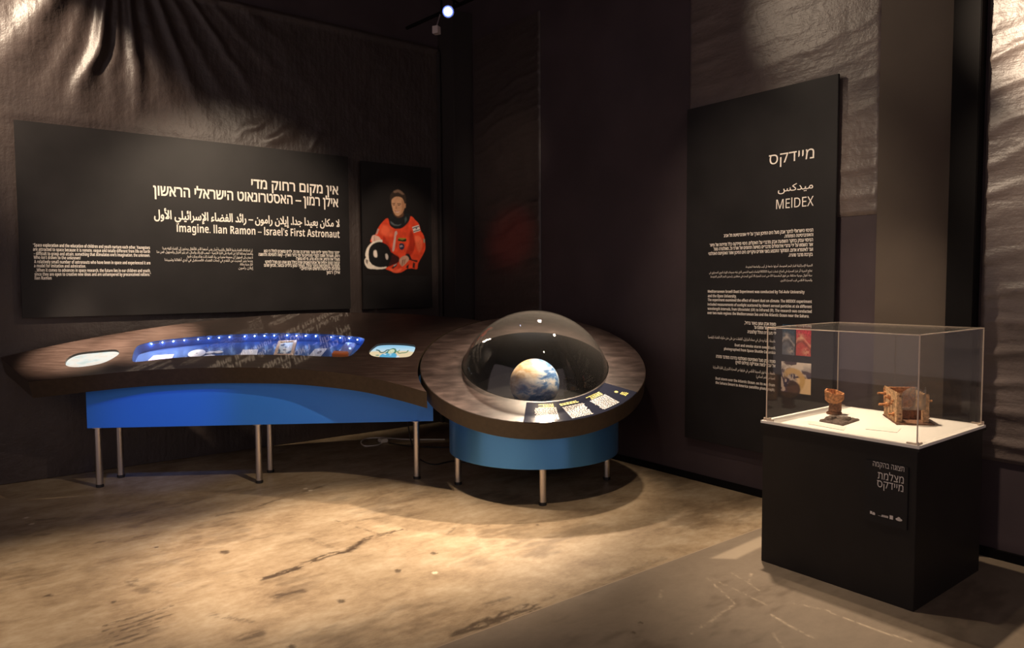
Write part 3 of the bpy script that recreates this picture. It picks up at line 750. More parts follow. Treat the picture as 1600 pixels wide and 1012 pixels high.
structure(G().box((-4, WY, 0), (5.0, WY+.1, 5.6)).build('wall_left', M['wall']))
structure(G().box((WX, -4, 0), (WX+.1, WY, 5.6)).build('wall_right', M['wall']))
structure(G().box((-4, -4, 5.6), (5.0, WY+.1, 5.7)).build('ceiling', M['ceil']))
structure(G().box((WX-.022, -2, 0), (WX, 6.72, .055)).build('baseboard_right', M['blackpost'], bev=.004))
# dark corner column with two slim edge strips
cg = G().box((4.44, 6.74, 0), (WX, WY, 4.6)).box((4.425, 6.725, 0), (4.455, 6.755, 4.6)).box((4.40, 6.985, 0), (4.425, WY, 4.2))
structure(cg.build('trim_1', plain('dark_column_paint', (.030, .026, .025), .35), bev=.004))
structure(G().box((WX-.09, 1.63, 0), (WX, 1.775, 4.8)).build('trim_2', M['blackpost'], bev=.004))

RIDGE = [(-64, .8, 6), (-51, 1, 6), (-41, .1, 4), (-31, 1, 6.5), (-19, .35, 4), (-10, .9, 3), (-3, .3, 2.5), (4, .6, 2.6), (12, .25, 2.5), (20, .32, 2.0), (29, .15, 2), (38, .2, 1.6), (48, .1, 1.8), (58, .1, 2)]
def sheetL(u, v):
    th = np.degrees(np.arctan2(u-1.25, np.maximum(4.85-v, .05)))+6*(vnoise(u*2.2+3, v*2.2, 3)-.5); r = np.hypot(u-1.25, 4.85-v)
    fold = sum(a*np.exp(-((th-t0)/w_)**2) for t0, a, w_ in RIDGE)
    d = .10*fold*sstep(2.4, .7, r)*sstep(2.75, 3.5, v)
    d += .016*vnoise(u*2.5+1.5*v, v*1.2, 3)
    d += .006*vnoise(u*14, v*9, 3)*sstep(2.95, 3.3, v)
    dg = (np.sin((u*17-v*15)+5*vnoise(u*4, v*4, 2))*.5+.5)**3
    d += .030*dg*np.exp(-((u-2.60)/.36)**2-((v-3.08)/.12)**2)
    d += .02*np.exp(-((v-4.22)/.03)**2)
    behind = sstep(.25, .5, u)*sstep(4.45, 4.3, u)*sstep(1.2, 1.34, v)*sstep(3.0, 2.9, v)
    return u, 7.045-d*(1-.85*behind), v
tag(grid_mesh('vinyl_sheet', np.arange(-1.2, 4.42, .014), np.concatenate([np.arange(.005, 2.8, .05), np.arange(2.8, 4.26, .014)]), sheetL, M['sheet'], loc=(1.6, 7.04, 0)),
    'dark vinyl sheet hung on the left wall, gathered in folds at its top left', 'wall covering', 'dark vinyl sheets')
def sheetR(y0, y1, z0, z1, name, label, amp=.016, mat='sheet2'):
    def fn(u, v):
        q = vnoise(u*1.6+2, v*1.3, 3)
        d = amp*.5*(np.sin(v*34+u*5+7*q)*.5+.5)**3*sstep(.35, .7, vnoise(u*1.1+4, v*2.6, 2))
        d += amp*.5*vnoise(u*2+v*1.0, v*11, 3)+amp*.5*vnoise(u*1.2, v*1.5, 2)
        e = np.exp(-np.minimum(np.abs(u-y0), np.abs(u-y1))/.07)
        d += e*amp*.35*vnoise(u*5, v*38, 2)
        d *= sstep(0, .02, np.minimum(np.minimum(u-y0, y1-u), v-z0))
        return WX-.004-d, u, v
    o = grid_mesh(name, np.arange(y0, y1+.001, .014)[::-1], np.arange(z0, z1, .010), fn, M[mat], loc=(WX, (y0+y1)/2, z0))
    return tag(o, label, 'wall covering', 'dark vinyl sheets')
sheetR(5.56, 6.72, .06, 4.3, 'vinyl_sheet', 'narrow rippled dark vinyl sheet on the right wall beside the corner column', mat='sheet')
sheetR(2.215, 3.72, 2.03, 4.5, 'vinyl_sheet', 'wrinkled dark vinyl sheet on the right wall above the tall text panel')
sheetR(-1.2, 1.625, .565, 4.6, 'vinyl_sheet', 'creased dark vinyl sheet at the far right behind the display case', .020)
tag(G().box((WX-.03, 1.785, .06), (WX, 2.215, 4.7)).build('wall_board', M['greyboard'], bev=.003, loc=(WX, 2, .06)),
    'tall plain grey-brown board on the right wall behind the display case', 'board')

# ------------------------------------------------------------------ graphic panels
Lat = lambda u, v, d=.0012: (u, 6.965-d, v)
Rat = lambda u, v, d=.0012: (4.64-d, u, v)
t = thing('text_panel', (1.857, 6.98, 1.34), 'wide black wall panel with a large trilingual heading and three columns of small text', 'sign')
G().box((.433, 6.965, 1.343), (3.279, 6.995, 2.915)).build('board', M['panel'], t, bev=.002)
for key, rows_ in LEFT_TEXT:
    g = G()
    for s, u0, u1, v, cap, bold in rows_: write_line(g, s, u0, u1, v, cap, bold, Lat)
    g.build(key, M['print_white'], t)

t = thing('portrait_panel', (3.85, 6.98, 1.335), 'narrow black panel picturing a person in an orange suit with a white helmet', 'picture')
G().box((3.425, 6.965, 1.335), (4.275, 6.995, 2.89)).build('board', M['panel'], t, bev=.002)
PU = np.arange(15, 815, 3.2); PV = np.arange(360, 1360, 3.2); uu, vv = np.meshgrid(PU, PV, indexing='ij')
img = np.full(uu.shape+(3,), .008)+0*uu[..., None]; img[...] = (.010, .008, .008)
wob = (vnoise(uu/28, vv/28, 3)-.5)*9
for c, s, poly in PORTRAIT:
    s = s*1.5
    al = sstep(s*1.1, -s*1.1, poly_sd(uu+wob*.6, vv+wob*.6, crom(poly, 3) if len(poly) > 4 else poly))[..., None]
    tex = np.clip(1+.55*(vnoise(uu/45+c[0]*9, vv/60+c[1]*7, 3)-.5), .3, 1.6)[..., None] if c[0] > .4 and c[1] < .2 else np.clip(1+.3*(vnoise(uu/30+5, vv/34, 3)-.5), .5, 1.4)[..., None]
    img = img*(1-al)+np.array(c)*tex*al
grid_mesh('printed_portrait', PU/1000+3.425, PV/1000+1.335, lambda u, v: (u, 0*u+6.9635, v), M['attr_print'], t, col=img)

t = thing('tall_text_panel', (4.655, 3.07, .346), 'tall black panel on the right wall with a white heading, text blocks and satellite pictures', 'sign')
G().box((4.64, 2.468, .346), (4.662, 3.70, 2.962)).build('board', M['panel'], t, bev=.002)
for key, rows_ in RIGHT_TEXT:
    g = G()
    for s, u0, u1, v, cap, bold in rows_: write_line(g, s, u0, u1, v, cap, bold, Rat)
    g.build(key, M['print_white'], t)
def sat(name, y0, y1, z0, z1, fn):
    U = np.linspace(y0, y1, 60); V = np.linspace(z0, z1, 90); a, b_ = np.meshgrid(np.linspace(0, 1, 60), np.linspace(0, 1, 90), indexing='ij')
    grid_mesh(name, U, V, lambda u, v: (0*u+4.6385, u, v), M['attr_print'], t, col=fn(a, b_))
def lerp(a, b, t_): return np.array(a)*(1-t_[..., None])+np.array(b)*t_[..., None]
def smoke(deep, mid, hi):
    def f(a, b):
        w = vnoise(a*4+2, b*6, 4); n = vnoise(a*4+2*w, b*8+5, 5); fine = vnoise(a*14, b*20, 3)
        k = sstep(.74, .58, b+.2*(w-.5))
        col = lerp(deep, np.array(deep)*1.9, sstep(.4, .7, fine)); col = lerp(col, mid, k*np.clip(.45+1.2*(n-.35), 0, 1))
        band = np.exp(-((b-.36-.12*np.sin(a*4.2+.3)+.1*(w-.5))/.05)**2); col = lerp(col, np.array(mid)*.35, band*.8)
        band = np.exp(-((b-.46-.12*np.sin(a*4.2+.1)+.1*(w-.5))/.04)**2); col = lerp(col, hi, band*.55)
        col = lerp(col, hi, np.exp(-((a-.32)/.22)**2-((b-.60)/.09)**2)*sstep(.4, .65, n+.3*(fine-.5)))
        return lerp(col, hi, np.exp(-((a-.7)/.22)**2-((b-.14)/.10)**2)*sstep(.4, .6, fine)*.8)
    return f
sat('satellite_picture', 2.842, 2.745, 1.085, 1.30, smoke((.018, .045, .075), (.17, .17, .19), (.60, .52, .45)))
sat('satellite_picture', 2.736, 2.626, 1.086, 1.30, smoke((.42, .025, .04), (.55, .09, .06), (.90, .52, .32)))
def dust(a, b):
    r = np.hypot(a-.42, b-.42); th = np.arctan2(b-.42, a-.42)
    w = vnoise(a*4, b*4, 4); n = vnoise(th*2+6+r*4, r*9+3*w, 4)
    sea = lerp((.04, .03, .07), (.62, .50, .42), sstep(.50, .60, n))
    white = lerp(sea, (.86, .74, .62), sstep(.55, 1.0, b+.3*(n-.5)))
    white = lerp(white, (.08, .05, .06), sstep(.58, .68, vnoise(a*5+w*2, b*6, 4))*sstep(.4, .7, b))
    land = lerp(white, (.86, .60, .34), sstep(.08, -.06, np.where(b < .5, .62-a-.35*(b-.1)+.15*(w-.5), .2)))
    arm = np.abs(r-.30+.08*(w-.5))-.07; land = lerp(land, (.66, .42, .16), sstep(.05, -.02, arm)*sstep(-1.2, -.2, th+.6*w)*sstep(3.3, 2.2, th))
    bot = np.hypot((a-.42)/.24, (b-.14)/.26); land = lerp(land, (.06, .035, .035), sstep(1.1, .8, bot+.3*(w-.5)))
    return land
sat('satellite_picture', 2.846, 2.621, .820, 1.037, dust)

# ------------------------------------------------------------------ the tilted plane shared by console and round table
PN = Vector((-.212, -.299, .93)).normalized()
E1 = Vector((-PN.y, PN.x, 0)).normalized()
if E1.x < 0: E1 = -E1
E2 = PN.cross(E1)
P0 = Vector((3.637, 4.416, .97))
def S(a, b, h=0): return P0+E1*a+E2*b+PN*h
def uvS(co): d = co-P0; return (d.dot(E1), d.dot(E2))
def zplane(x, y, h=0):          # height above the floor of the tilted plane (offset h along its normal)
    return P0.z+h/PN.z-(PN.x*(x-P0.x)+PN.y*(y-P0.y))/PN.z

def leg(root, x, y, ztop, r=.026):
    o = G().cyl((x, y, .022), (x, y, ztop), r, n=24).cyl((x, y, ztop-.006), (x, y, ztop), r*1.6, n=24).build('leg', M['steel'], root, smooth=True)
    G().cyl((x, y, 0), (x, y, .024), r*1.12, r*1.12, n=24).build('foot', M['rubber'], o, bev=.003, smooth=True)

# ---- console
FR = [(-3.793, -.231), (-3.599, -.186), (-3.391, -.137), (-3.172, -.092), (-2.944, -.060), (-2.513, -.036), (-2.067, -.049), (-1.764, -.086), (-1.356, -.188), (-1.046, -.326), (-.815, -.453)]
OVAL = [(-3.643, .024), (-3.70, .140), (-3.665, .235), (-3.537, .276), (-3.404, .296), (-3.345, .255), (-3.332, .181), (-3.387, .061), (-3.529, .0)]
LONG = [(-3.167, .089), (-3.22, .223), (-3.243, .351), (-3.20, .410), (-3.082, .468), (-2.86, .525), (-2.646, .559), (-2.339, .580), (-2.069, .585), (-1.793, .567), (-1.568, .524), (-1.42, .48), (-1.395, .40), (-1.435, .21), (-1.474, .14), (-1.554, .125), (-1.75, .145), (-1.972, .168), (-2.331, .181), (-2.729, .156), (-2.965, .117), (-3.102, .080)]
OSCR = [(-1.325, .217), (-1.292, .322), (-1.25, .36), (-1.143, .367), (-1.007, .345), (-.957, .303), (-.970, .163), (-1.023, .110), (-1.194, .113), (-1.29, .140)]
LONGc, OVALc, OSCRc = crom(LONG, 6), crom(OVAL, 8), crom(OSCR, 8)
out = crom(FR, 8, False)
for k in range(33):
    t_ = k/32; an = math.radians(209.1+(117.2-209.1)*t_); r = .932+(.908-.932)*min(1, t_*3); out.append((r*math.cos(an), r*math.sin(an)))
for k in range(1, 41):
    a = -.43+(-4.235+.43)*k/40; out.append((a, -3.289+math.sqrt(4.300**2-(a+1.69)**2)))
def slab(name, loops, h0, h1, mat, parent, bev=0):
    cu = bpy.data.curves.new(name, 'CURVE'); cu.dimensions = '2D'; cu.fill_mode = 'BOTH'; cu.extrude = abs(h1-h0)/2
    cu.bevel_depth = bev; cu.bevel_resolution = 1
    if bev: cu.offset = -bev
    for L in loops:
        sp_ = cu.splines.new('POLY'); sp_.points.add(len(L)-1); sp_.use_cyclic_u = True
        for p, (a, b_) in zip(sp_.points, L): p.co = (a, b_, 0, 1)
    tmp = bpy.data.objects.new(name, cu); COL.objects.link(tmp)
    dg = bpy.context.evaluated_depsgraph_get(); dg.update()
    me = bpy.data.meshes.new_from_object(tmp.evaluated_get(dg))
    v = [S(q.co.x, q.co.y, (h0+h1)/2+q.co.z) for q in me.vertices]; f = [tuple(p.vertices) for p in me.polygons]
    bpy.data.objects.remove(tmp); bpy.data.meshes.remove(me); bpy.data.curves.remove(cu)
    g = G().add(v, f)
    g.mi = [0 if abs((Vector(v[q[1]])-Vector(v[q[0]])).cross(Vector(v[q[2]])-Vector(v[q[1]])).normalized().dot(PN)) > .9 else 1 for q in f]
    return g.build(name, [mat, M['lam_edge']], parent, uvf=uvS)
con = thing('display_console', (1.9, 5.95, 0), 'long curved dark wood console with blue front below the wide panel', 'display table')
slab('tabletop', [out, LONGc, OVALc, OSCRc], -.14, 0, M['laminate'], con)
A_, B_ = Vector((.792, 6.477, 0)), Vector((3.06, 4.995, 0)); dr = (B_-A_).normalized(); bk = Vector((-dr.y, dr.x, 0))
if bk.y < 0: bk = -bk
pl = [A_, B_, B_+bk*.30-dr*.05, A_+bk*.44]
G().hexa([(p.x, p.y, .48) for p in pl], [(p.x, p.y, zplane(p.x, p.y, -.139)) for p in pl]).build('skirt', M['blue'], con, bev=.002)
for x, y in ((.865, 6.475), (1.05, 6.69), (1.90, 5.79), (2.085, 6.06), (2.955, 5.09)): leg(con, x, y, .482)
# window wells: liner and floor
def well(name, loop, depth, mat, parent, fl=True):
    g = G(); n = len(loop)
    g.add([S(a, b_, -.002) for a, b_ in loop]+[S(a, b_, -depth) for a, b_ in loop], [(i, (i+1) % n, n+(i+1) % n, n+i) for i in range(n)])
    if fl: g.add([S(a, b_, -depth) for a, b_ in loop], [tuple(range(n))])
    return g.build(name, mat, parent)
shrink = lambda L, k=.0015: [(a+(sum(p[0] for p in L)/len(L)-a)*k, b_+(sum(p[1] for p in L)/len(L)-b_)*k) for a, b_ in L]
well('tray', shrink(LONGc), .078, M['tray'], con)
g = G(); g.add([S(a, b_, -.004) for a, b_ in shrink(LONGc, .001)], [tuple(range(len(LONGc)))]); 
n = len(LONGc); g2 = G().hexa([S(a, b_, -.008) for a, b_ in shrink(LONGc, .001)], [S(a, b_, -.003) for a, b_ in shrink(LONGc, .001)])
g2.build('glass_pane', M['pane_glass'], con)
LED = [(-3.159, .445), (-3.079, .468), (-2.998, .491), (-2.914, .508), (-2.805, .524), (-2.723, .541), (-2.640, .552), (-2.555, .563), (-2.431, .573), (-2.348, .578), (-2.266, .582), (-2.185, .585), (-2.076, .585), (-1.996, .581), (-1.916, .575), (-1.829, .567), (-1.695, .545), (-1.614, .531), (-1.535, .517), (-1.462, .49)]
strip = G().tube([S(a, b_-.012, -.016) for a, b_ in LED], .0022, 6).build('led_strip', M['rubber'], con)
for k, (a, b_) in enumerate(LED):
    c_ = S(a, b_-.016, -.016); ball = G()
    ball.lathe([(.0001, -.0045), (.0032, -.0032), (.0045, 0), (.0032, .0032), (.0001, .0045)], c_, (E1, E2, PN), 10)
    ball.build('led_bead', M['ledglow'], strip, smooth=True)
    d = bpy.data.lights.new('led_light', 'POINT'); d.energy = .15; d.color = (.30, .50, 1.0); d.shadow_soft_size = .006
    o = bpy.data.objects.new('led_light', d); COL.objects.link(o); o.location = S(a, b_-.028, -.024)
# lit screens
def screen(name, loop, painter):
    A = np.array(loop); a0, b0 = A.min(0)-.004; a1, b1 = A.max(0)+.004
    U = np.linspace(a0, a1, 100); V = np.linspace(b0, b1, 80); uu, vv = np.meshgrid(U, V, indexing='ij')
    col = painter((uu-a0)/(a1-a0), (vv-b0)/(b1-b0))
    def fn(u, v):
        p = [np.array(P0)[k]+np.array(E1)[k]*u+np.array(E2)[k]*v-np.array(PN)[k]*.018 for k in range(3)]; return p
    grid_mesh(name, U, V, fn, M['attr_screen'], con, col=col)
def pale_map(a, b):
    n = vnoise(a*5, b*6, 4); m = vnoise(a*9+4, b*10+2, 3)
    c_ = lerp((.80, .80, .74), (.62, .74, .74), sstep(.45, .65, n)); c_ = lerp(c_, (.80, .70, .60), sstep(.58, .72, m)*.7)
    return lerp(c_, (.50, .62, .56), sstep(.62, .75, n)*.6)
screen('screen', OVALc, pale_map)
def cartoon(a, b):
    x = a*1600-0; y = (1-b)*622   # drawing units
    img = lerp((.30, .62, .86), (.58, .80, .90), sstep(0, 300, y)); img = lerp(img, (.85, .68, .42), sstep(250, 330, y+30*np.sin(x/150)))
    def fill(poly, c_, s=8):
        nonlocal img
        img = lerp(img, c_, sstep(s, -s, poly_sd(x, y, poly)))
    def stroke(pts, wd, c_):
        nonlocal img
        img = lerp(img, c_, sstep(wd+6, wd-6, seg_d(x, y, pts)))
    dk = (.05, .14, .13)
    stroke(crom([(230, 215), (320, 240), (380, 310), (460, 325), (540, 280), (580, 230), (660, 215)], 5, False), 22, dk)
    stroke(crom([(960, 290), (1010, 340), (1060, 365), (1140, 345), (1230, 340), (1310, 310), (1330, 250)], 5, False), 20, (.20, .30, .16))
    stroke(crom([(930, 280), (1000, 280), (1030, 230)], 5, False), 18, (.30, .38, .16))
    fill([(640, 250), (700, 180), (790, 140), (880, 165), (930, 240), (925, 350), (860, 370), (640, 370), (540, 360)], (.06, .20, .12))
    fill([(390, 460), (460, 380), (620, 350), (860, 350), (950, 380), (980, 470), (960, 622), (400, 622)], (.10, .42, .66))
    fill([(500, 400), (560, 370), (620, 390), (580, 425)], (.62, .80, .90)); fill([(700, 420), (770, 395), (800, 430), (740, 450)], (.50, .76, .90))
    fill([(655, 280), (720, 200), (800, 185), (860, 220), (870, 290), (820, 350), (740, 385), (660, 360)], (.72, .80, .55))
    fill([(700, 275), (725, 268), (735, 285), (712, 290)], (.3, .35, .2), 6); fill([(790, 262), (820, 258), (826, 275), (800, 280)], (.3, .35, .2), 6)
    stroke([(715, 325), (760, 335), (800, 318)], 6, (.45, .3, .25))
    fill([(240, 420), (330, 400), (380, 440), (330, 470), (260, 460)], (.25, .38, .26)); fill([(980, 450), (1060, 470), (1080, 520), (960, 540)], (.75, .82, .90))
    return img
screen('screen', OSCRc, cartoon)

# ---- things lying in the console window
def flat(name, pts, h0, h1, mat, parent=None, label=None, cat=None, group=None, bev=.001):
    c_ = S(sum(p[0] for p in pts)/len(pts), sum(p[1] for p in pts)/len(pts), h0)
    g = G().hexa([S(a, b_, h0) for a, b_ in pts], [S(a, b_, h1) for a, b_ in pts])
    o = g.build(name, mat, parent, loc=None if parent else c_, bev=bev)
    return tag(o, label, cat, group) if label else o
T = -.0775
flat('paper_sheet', [(-3.135, .155), (-3.116, .335), (-2.956, .355), (-2.93, .175)], T, T+.002, M['lavender'], None, 'lavender paper sheet at the left end of the console window', 'paper')
def ring(name, c_, ro, ri, label):
    g = G().lathe([(ri, 0), (ro, 0), (ro, .004), (ri, .004)], S(*c_, T), (E1, E2, PN), 40, True)
    o = g.build(name, M['paper'], None, loc=S(*c_, T), smooth=True); return tag(o, label, 'disc')
ring('paper_disc', (-2.775, .362), .068, .008, 'round white disc with a small centre hole in the console window')
blob = lambda cx, cy, r, s: [(cx+r*math.cos(t)*(1+.25*math.sin(2*t+s)), cy+r*.72*math.sin(t)) for t in [2*math.pi*k/14 for k in range(14)]]
for (cx, cy, r, s), lab in zip(((-2.672, .378, .032, 0), (-2.655, .312, .038, 1), (-2.605, .385, .032, 2)),
        ('small white paper piece directly beside the round disc, nearer the back', 'largest white paper piece beside the disc, nearest the front edge', 'small white paper piece farthest right of the disc')):
    flat('paper_piece', blob(cx, cy, r, s), T, T+.004, M['paper'], None, lab, 'paper', 'paper pieces beside the disc')
flat('index_card', [(-2.405, .255), (-2.416, .425), (-2.288, .425), (-2.265, .255)], T, T+.003, M['paper'], None, 'blank white card in the middle of the console window', 'card')
t = thing('framed_picture', S(-2.06, .42, T), 'pale wooden framed black and white picture lying in the console window', 'picture')
o0 = [(-2.125, .285), (-2.150, .56), (-1.998, .57), (-1.965, .285)]; i0 = [(-2.105, .31), (-2.127, .535), (-2.02, .545), (-1.990, .31)]
g = G()
for k in range(4):
    l = (k+1) % 4; q = [o0[k], o0[l], i0[l], i0[k]]; g.hexa([S(*p, T) for p in q], [S(*p, T+.018) for p in q])
g.build('frame', M['framewood'], t)
U = np.linspace(0, 1, 40); V = np.linspace(0, 1, 60)
def fpic(u, v):
    a = (i0[0][0]*(1-u)+i0[3][0]*u)*(1-v)+(i0[1][0]*(1-u)+i0[2][0]*u)*v; b_ = (i0[0][1]*(1-u)+i0[3][1]*u)*(1-v)+(i0[1][1]*(1-u)+i0[2][1]*u)*v
    return [np.array(P0)[k]+np.array(E1)[k]*a+np.array(E2)[k]*b_+np.array(PN)[k]*(T+.008) for k in range(3)]
a, b_ = np.meshgrid(U, V, indexing='ij'); n_ = vnoise(a*4, b_*5, 4)
pc = lerp((.62, .72, .80), (.06, .10, .18), sstep(.5, .62, n_+.25*sstep(.35, .05, b_))); pc = lerp(pc, (.85, .85, .85), sstep(.60, .72, vnoise(a*5+3, b_*4+2, 3)))
grid_mesh('picture', U, V, fpic, M['attr_print'], t, col=pc)
t = thing('emblem_card', S(-1.78, .36, T), 'white card with a small dark emblem, right of the framed picture', 'card')
flat('card', [(-1.845, .275), (-1.815, .425), (-1.713, .435), (-1.742, .275)], T, T+.003, M['paper'], t)
flat('emblem', [(-1.783, .345), (-1.776, .378), (-1.757, .392), (-1.745, .37), (-1.757, .335), (-1.772, .33)], T+.003, T+.0036, plain('grey_emblem', (.18, .18, .25), .6), t, bev=0)
t = thing('specimen_bag', S(-1.555, .42, T), 'clear plastic pouch with an orange end at the right of the console window', 'pouch')
bl = [(-1.632, .30), (-1.575, .555), (-1.475, .535), (-1.505, .285)]
g = G()
nu = 14; vs = []; fs = []
for i in range(nu+1):
    for j in range(nu+1):
        u, v = i/nu, j/nu
        a = (bl[0][0]*(1-u)+bl[3][0]*u)*(1-v)+(bl[1][0]*(1-u)+bl[2][0]*u)*v; b2 = (bl[0][1]*(1-u)+bl[3][1]*u)*(1-v)+(bl[1][1]*(1-u)+bl[2][1]*u)*v
        vs.append(S(a, b2, T+.003+.035*min(1, 3*min(u, 1-u, v+.1, 1-v))*(.75+.5*float(vnoise(np.array(u*6.), np.array(v*6.), 2)))))
for i in range(nu):
    for j in range(nu): k = i*(nu+1)+j; fs.append((k, k+nu+1, k+nu+2, k+1))
g.add(vs, fs); g.build('pouch', thin_glass('crinkled_plastic', (.8, .8, .85), .12, .30, 1.5, (.72, .70, .82)), t, smooth=True)
flat('paper_insert', [(-1.60, .33), (-1.56, .53), (-1.49, .515), (-1.515, .31)], T, T+.003, M['lavender'], t)
flat('end_cap', [(-1.642, .262), (-1.635, .315), (-1.508, .300), (-1.512, .248)], T, T+.042, M['orange'], t, bev=.006)

# ---- round table with the dome
tb = thing('dome_table', (3.643, 4.415, 0), 'round tilted dark wood table with a blue drum base and a clear dome', 'display table')
RD, RH, TH = .893, .583, .14
HC = S(.018, -.024)
o = G().lathe([(RD-.004, 0), (RD, -.004), (RD, -TH+.004), (RD-.004, -TH), (RH+.02, -TH), (RH, -TH), (RH, 0)], P0, (E1, E2, PN), 160, True)
for k in range(len(o.v)):     # the opening sits very slightly off centre
    d = Vector(o.v[k])-P0
    if (d-PN*d.dot(PN)).length < RH+.03: o.v[k] = tuple(Vector(o.v[k])+(HC-P0))
o.mi = [1 if (i % 7) in (0, 1, 2, 3, 5) else 0 for i in range(len(o.f))]
o.build('tabletop', [M['laminate_round'], M['lam_edge']], tb, smooth=True, uvf=lambda co: (uvS(co)[0]*.9+5, uvS(co)[1]*.9+3))
G().lathe([(RH-.001, -.001), (RH-.001, -.383), (.001, -.383)], HC, (E1, E2, PN), 96).build('well', M['well'], tb, smooth=True)
n = 96; bx, by = 3.643, 4.415; RB = .675; v = []; f = []
for i in range(n):
    t_ = 2*math.pi*i/n; x, y = bx+RB*math.cos(t_), by+RB*math.sin(t_)
    v += [(x, y, .275), (x, y, zplane(x, y, -TH+.004)), (bx+(RB-.02)*math.cos(t_), by+(RB-.02)*math.sin(t_), .275)]
    j = (i+1) % n; f += [(i*3, j*3, j*3+1, i*3+1), (i*3, i*3+2, j*3+2, j*3)]
f.append(tuple(i*3+2 for i in range(n)))
G().add(v, f).build('base_drum', M['drum'], tb, smooth=True)
for x, y in ((3.125, 4.735), (3.307, 3.905), (4.150, 4.094), (3.979, 4.93)): leg(tb, x, y, .277)
hb, hd = .578, .405; Rs = (hb*hb+hd*hd)/(2*hd); prof = []
for sgn, rr in ((1, Rs), (-1, Rs-.006)):
    am = math.asin(min(1, hb/Rs)); L = [(rr*math.sin(am*k/28), hd-Rs+rr*math.cos(am*k/28)) for k in range(29)]
    prof += L if sgn > 0 else L[::-1]
prof[0] = (.0005, prof[0][1]); prof[-1] = (.0005, prof[-1][1])
G().lathe(prof, HC+PN*.0008, (E1, E2, PN), 128).build('dome', M['dome_glass'], tb, smooth=True)
tag(G().lathe([(.2*math.sin(math.pi*max(.004, min(.996, k/32))), -.2*math.cos(math.pi*k/32)) for k in range(33)], HC-PN*.1815, (Vector((1, 0, 0)), Vector((0, 1, 0)), Vector((0, 0, 1))), 64)
    .build('globe', M['globe'], None, loc=HC-PN*.1815, smooth=True), 'blue painted earth globe with white clouds under the clear dome', 'globe')
# curved label plate
g = G(); A0, A1, r0, r1 = math.radians(-98), math.radians(-33.8), .628, .8915; m = 48; v = []; f = []
for i in range(m+1):
    t_ = A0+(A1-A0)*i/m
    for r, h in ((r0, .0003), (r1, .0003), (r1, .003), (r0, .003)): v.append(S(r*math.cos(t_), r*math.sin(t_), h))
for i in range(m):
    for k in range(4): f.append((i*4+k, (i+1)*4+k, (i+1)*4+(k+1) % 4, i*4+(k+1) % 4))
f += [(0, 1, 2, 3), (m*4, m*4+3, m*4+2, m*4+1)]
plate = G().add(v, f).build('label_plate', plain('dark_blue_label', (.018, .020, .034), .06), tb)
def words(ang, ra, rb, wd, rowh, mat, name, left=True, rag=.0):
    """rows of word-sized marks on the plate; ra..rb is the radial extent of the block centred on angle ang"""
    ang = math.radians(ang); rd = Vector((math.cos(ang), math.sin(ang))); tg = Vector((-rd.y, rd.x)); g = G()
    r = ra
    while r < rb:
        x = -wd/2; end = wd/2-(random.random()*rag*wd)
        while x < end-.004:
            l = min(random.uniform(.008, .026), end-x)
            q = [rd*(r)+tg*x, rd*(r)+tg*(x+l), rd*(r+rowh*.55)+tg*(x+l), rd*(r+rowh*.55)+tg*x]
            if not left: q = [rd*(r)-tg*x, rd*(r)-tg*(x+l), rd*(r+rowh*.55)-tg*(x+l), rd*(r+rowh*.55)-tg*x]
            g.add([S(p.x, p.y, .0034) for p in q], [(0, 1, 2, 3)]); x += l+.0045
        r += rowh
    return g.build(name, mat, plate)
words(-86.5, .655, .690, .125, .017, M['print_yellow'], 'yellow_heading', False, .5)
words(-87.0, .702, .862, .165, .0115, M['print_grey'], 'text_block', False, .08)
words(-70.3, .664, .698, .165, .017, M['print_yellow'], 'yellow_heading', True, .25)
words(-70.0, .712, .868, .170, .0115, M['print_grey'], 'text_block', True, .08)
words(-53.0, .664, .700, .145, .017, M['print_yellow'], 'yellow_heading', False, .3)
words(-53.0, .718, .862, .165, .0115, M['print_grey'], 'text_block', False, .06)
words(-38.6, .800, .850, .052, .013, M['print_yellow'], 'yellow_caption', True, .2)
an = math.radians(-39.8); c2 = Vector((.765*math.cos(an), .765*math.sin(an)))
star = [c2+Vector((math.cos(k*math.pi/12), math.sin(k*math.pi/12)))*(.016 if k % 2 == 0 else .010) for k in range(24)]
G().add([S(p.x, p.y, .0036) for p in star], [tuple(range(24))]).build('sun_emblem', M['print_yellow'], plate)

# ---- display case
cs = thing('display_case', (4.0127, 1.91, 0), 'black box pedestal with a clear acrylic cover near the right wall', 'display case')
px0, px1, py0, py1 = 3.612, 4.415, 1.493, 2.325
G().box((px0, py0, 0), (px1, py1, .785)).build('pedestal', M['pedestal'], cs, bev=.002)
G().box((px0-.012, py0-.012, .785), (px1+.012, py1+.012, .800)).build('top_plate', M['pedestal'], cs, bev=.001)
G().box((px0-.010, py0-.010, .800), (px1+.010, py1+.010, .815)).build('white_board', M['whiteboard'], cs, bev=.001)
cx0, cx1, cy0, cy1, cz0, cz1, ct = px0+.008, px1-.004, py0+.006, py1-.012, .815, 1.345, .005
g = G().box((cx0, cy0+ct, cz0), (cx0+ct, cy1-ct, cz1-ct)).box((cx1-ct, cy0+ct, cz0), (cx1, cy1-ct, cz1-ct)).box((cx0+ct, cy0, cz0), (cx1-ct, cy0+ct, cz1-ct)).box((cx0+ct, cy1-ct, cz0), (cx1-ct, cy1, cz1-ct)).box((cx0+ct, cy0+ct, cz1-ct), (cx1-ct, cy1-ct, cz1))
cover = g.build('acrylic_cover', M['case_glass'], cs)
g = G()
for x in (cx0, cx1-ct):
    for y in (cy0, cy1-ct): g.box((x, y, cz0), (x+ct, y+ct, cz1))
    g.box((x, cy0+ct, cz1-ct), (x+ct, cy1-ct, cz1))
for y in (cy0, cy1-ct): g.box((cx0+ct, y, cz1-ct), (cx1-ct, y+ct, cz1))
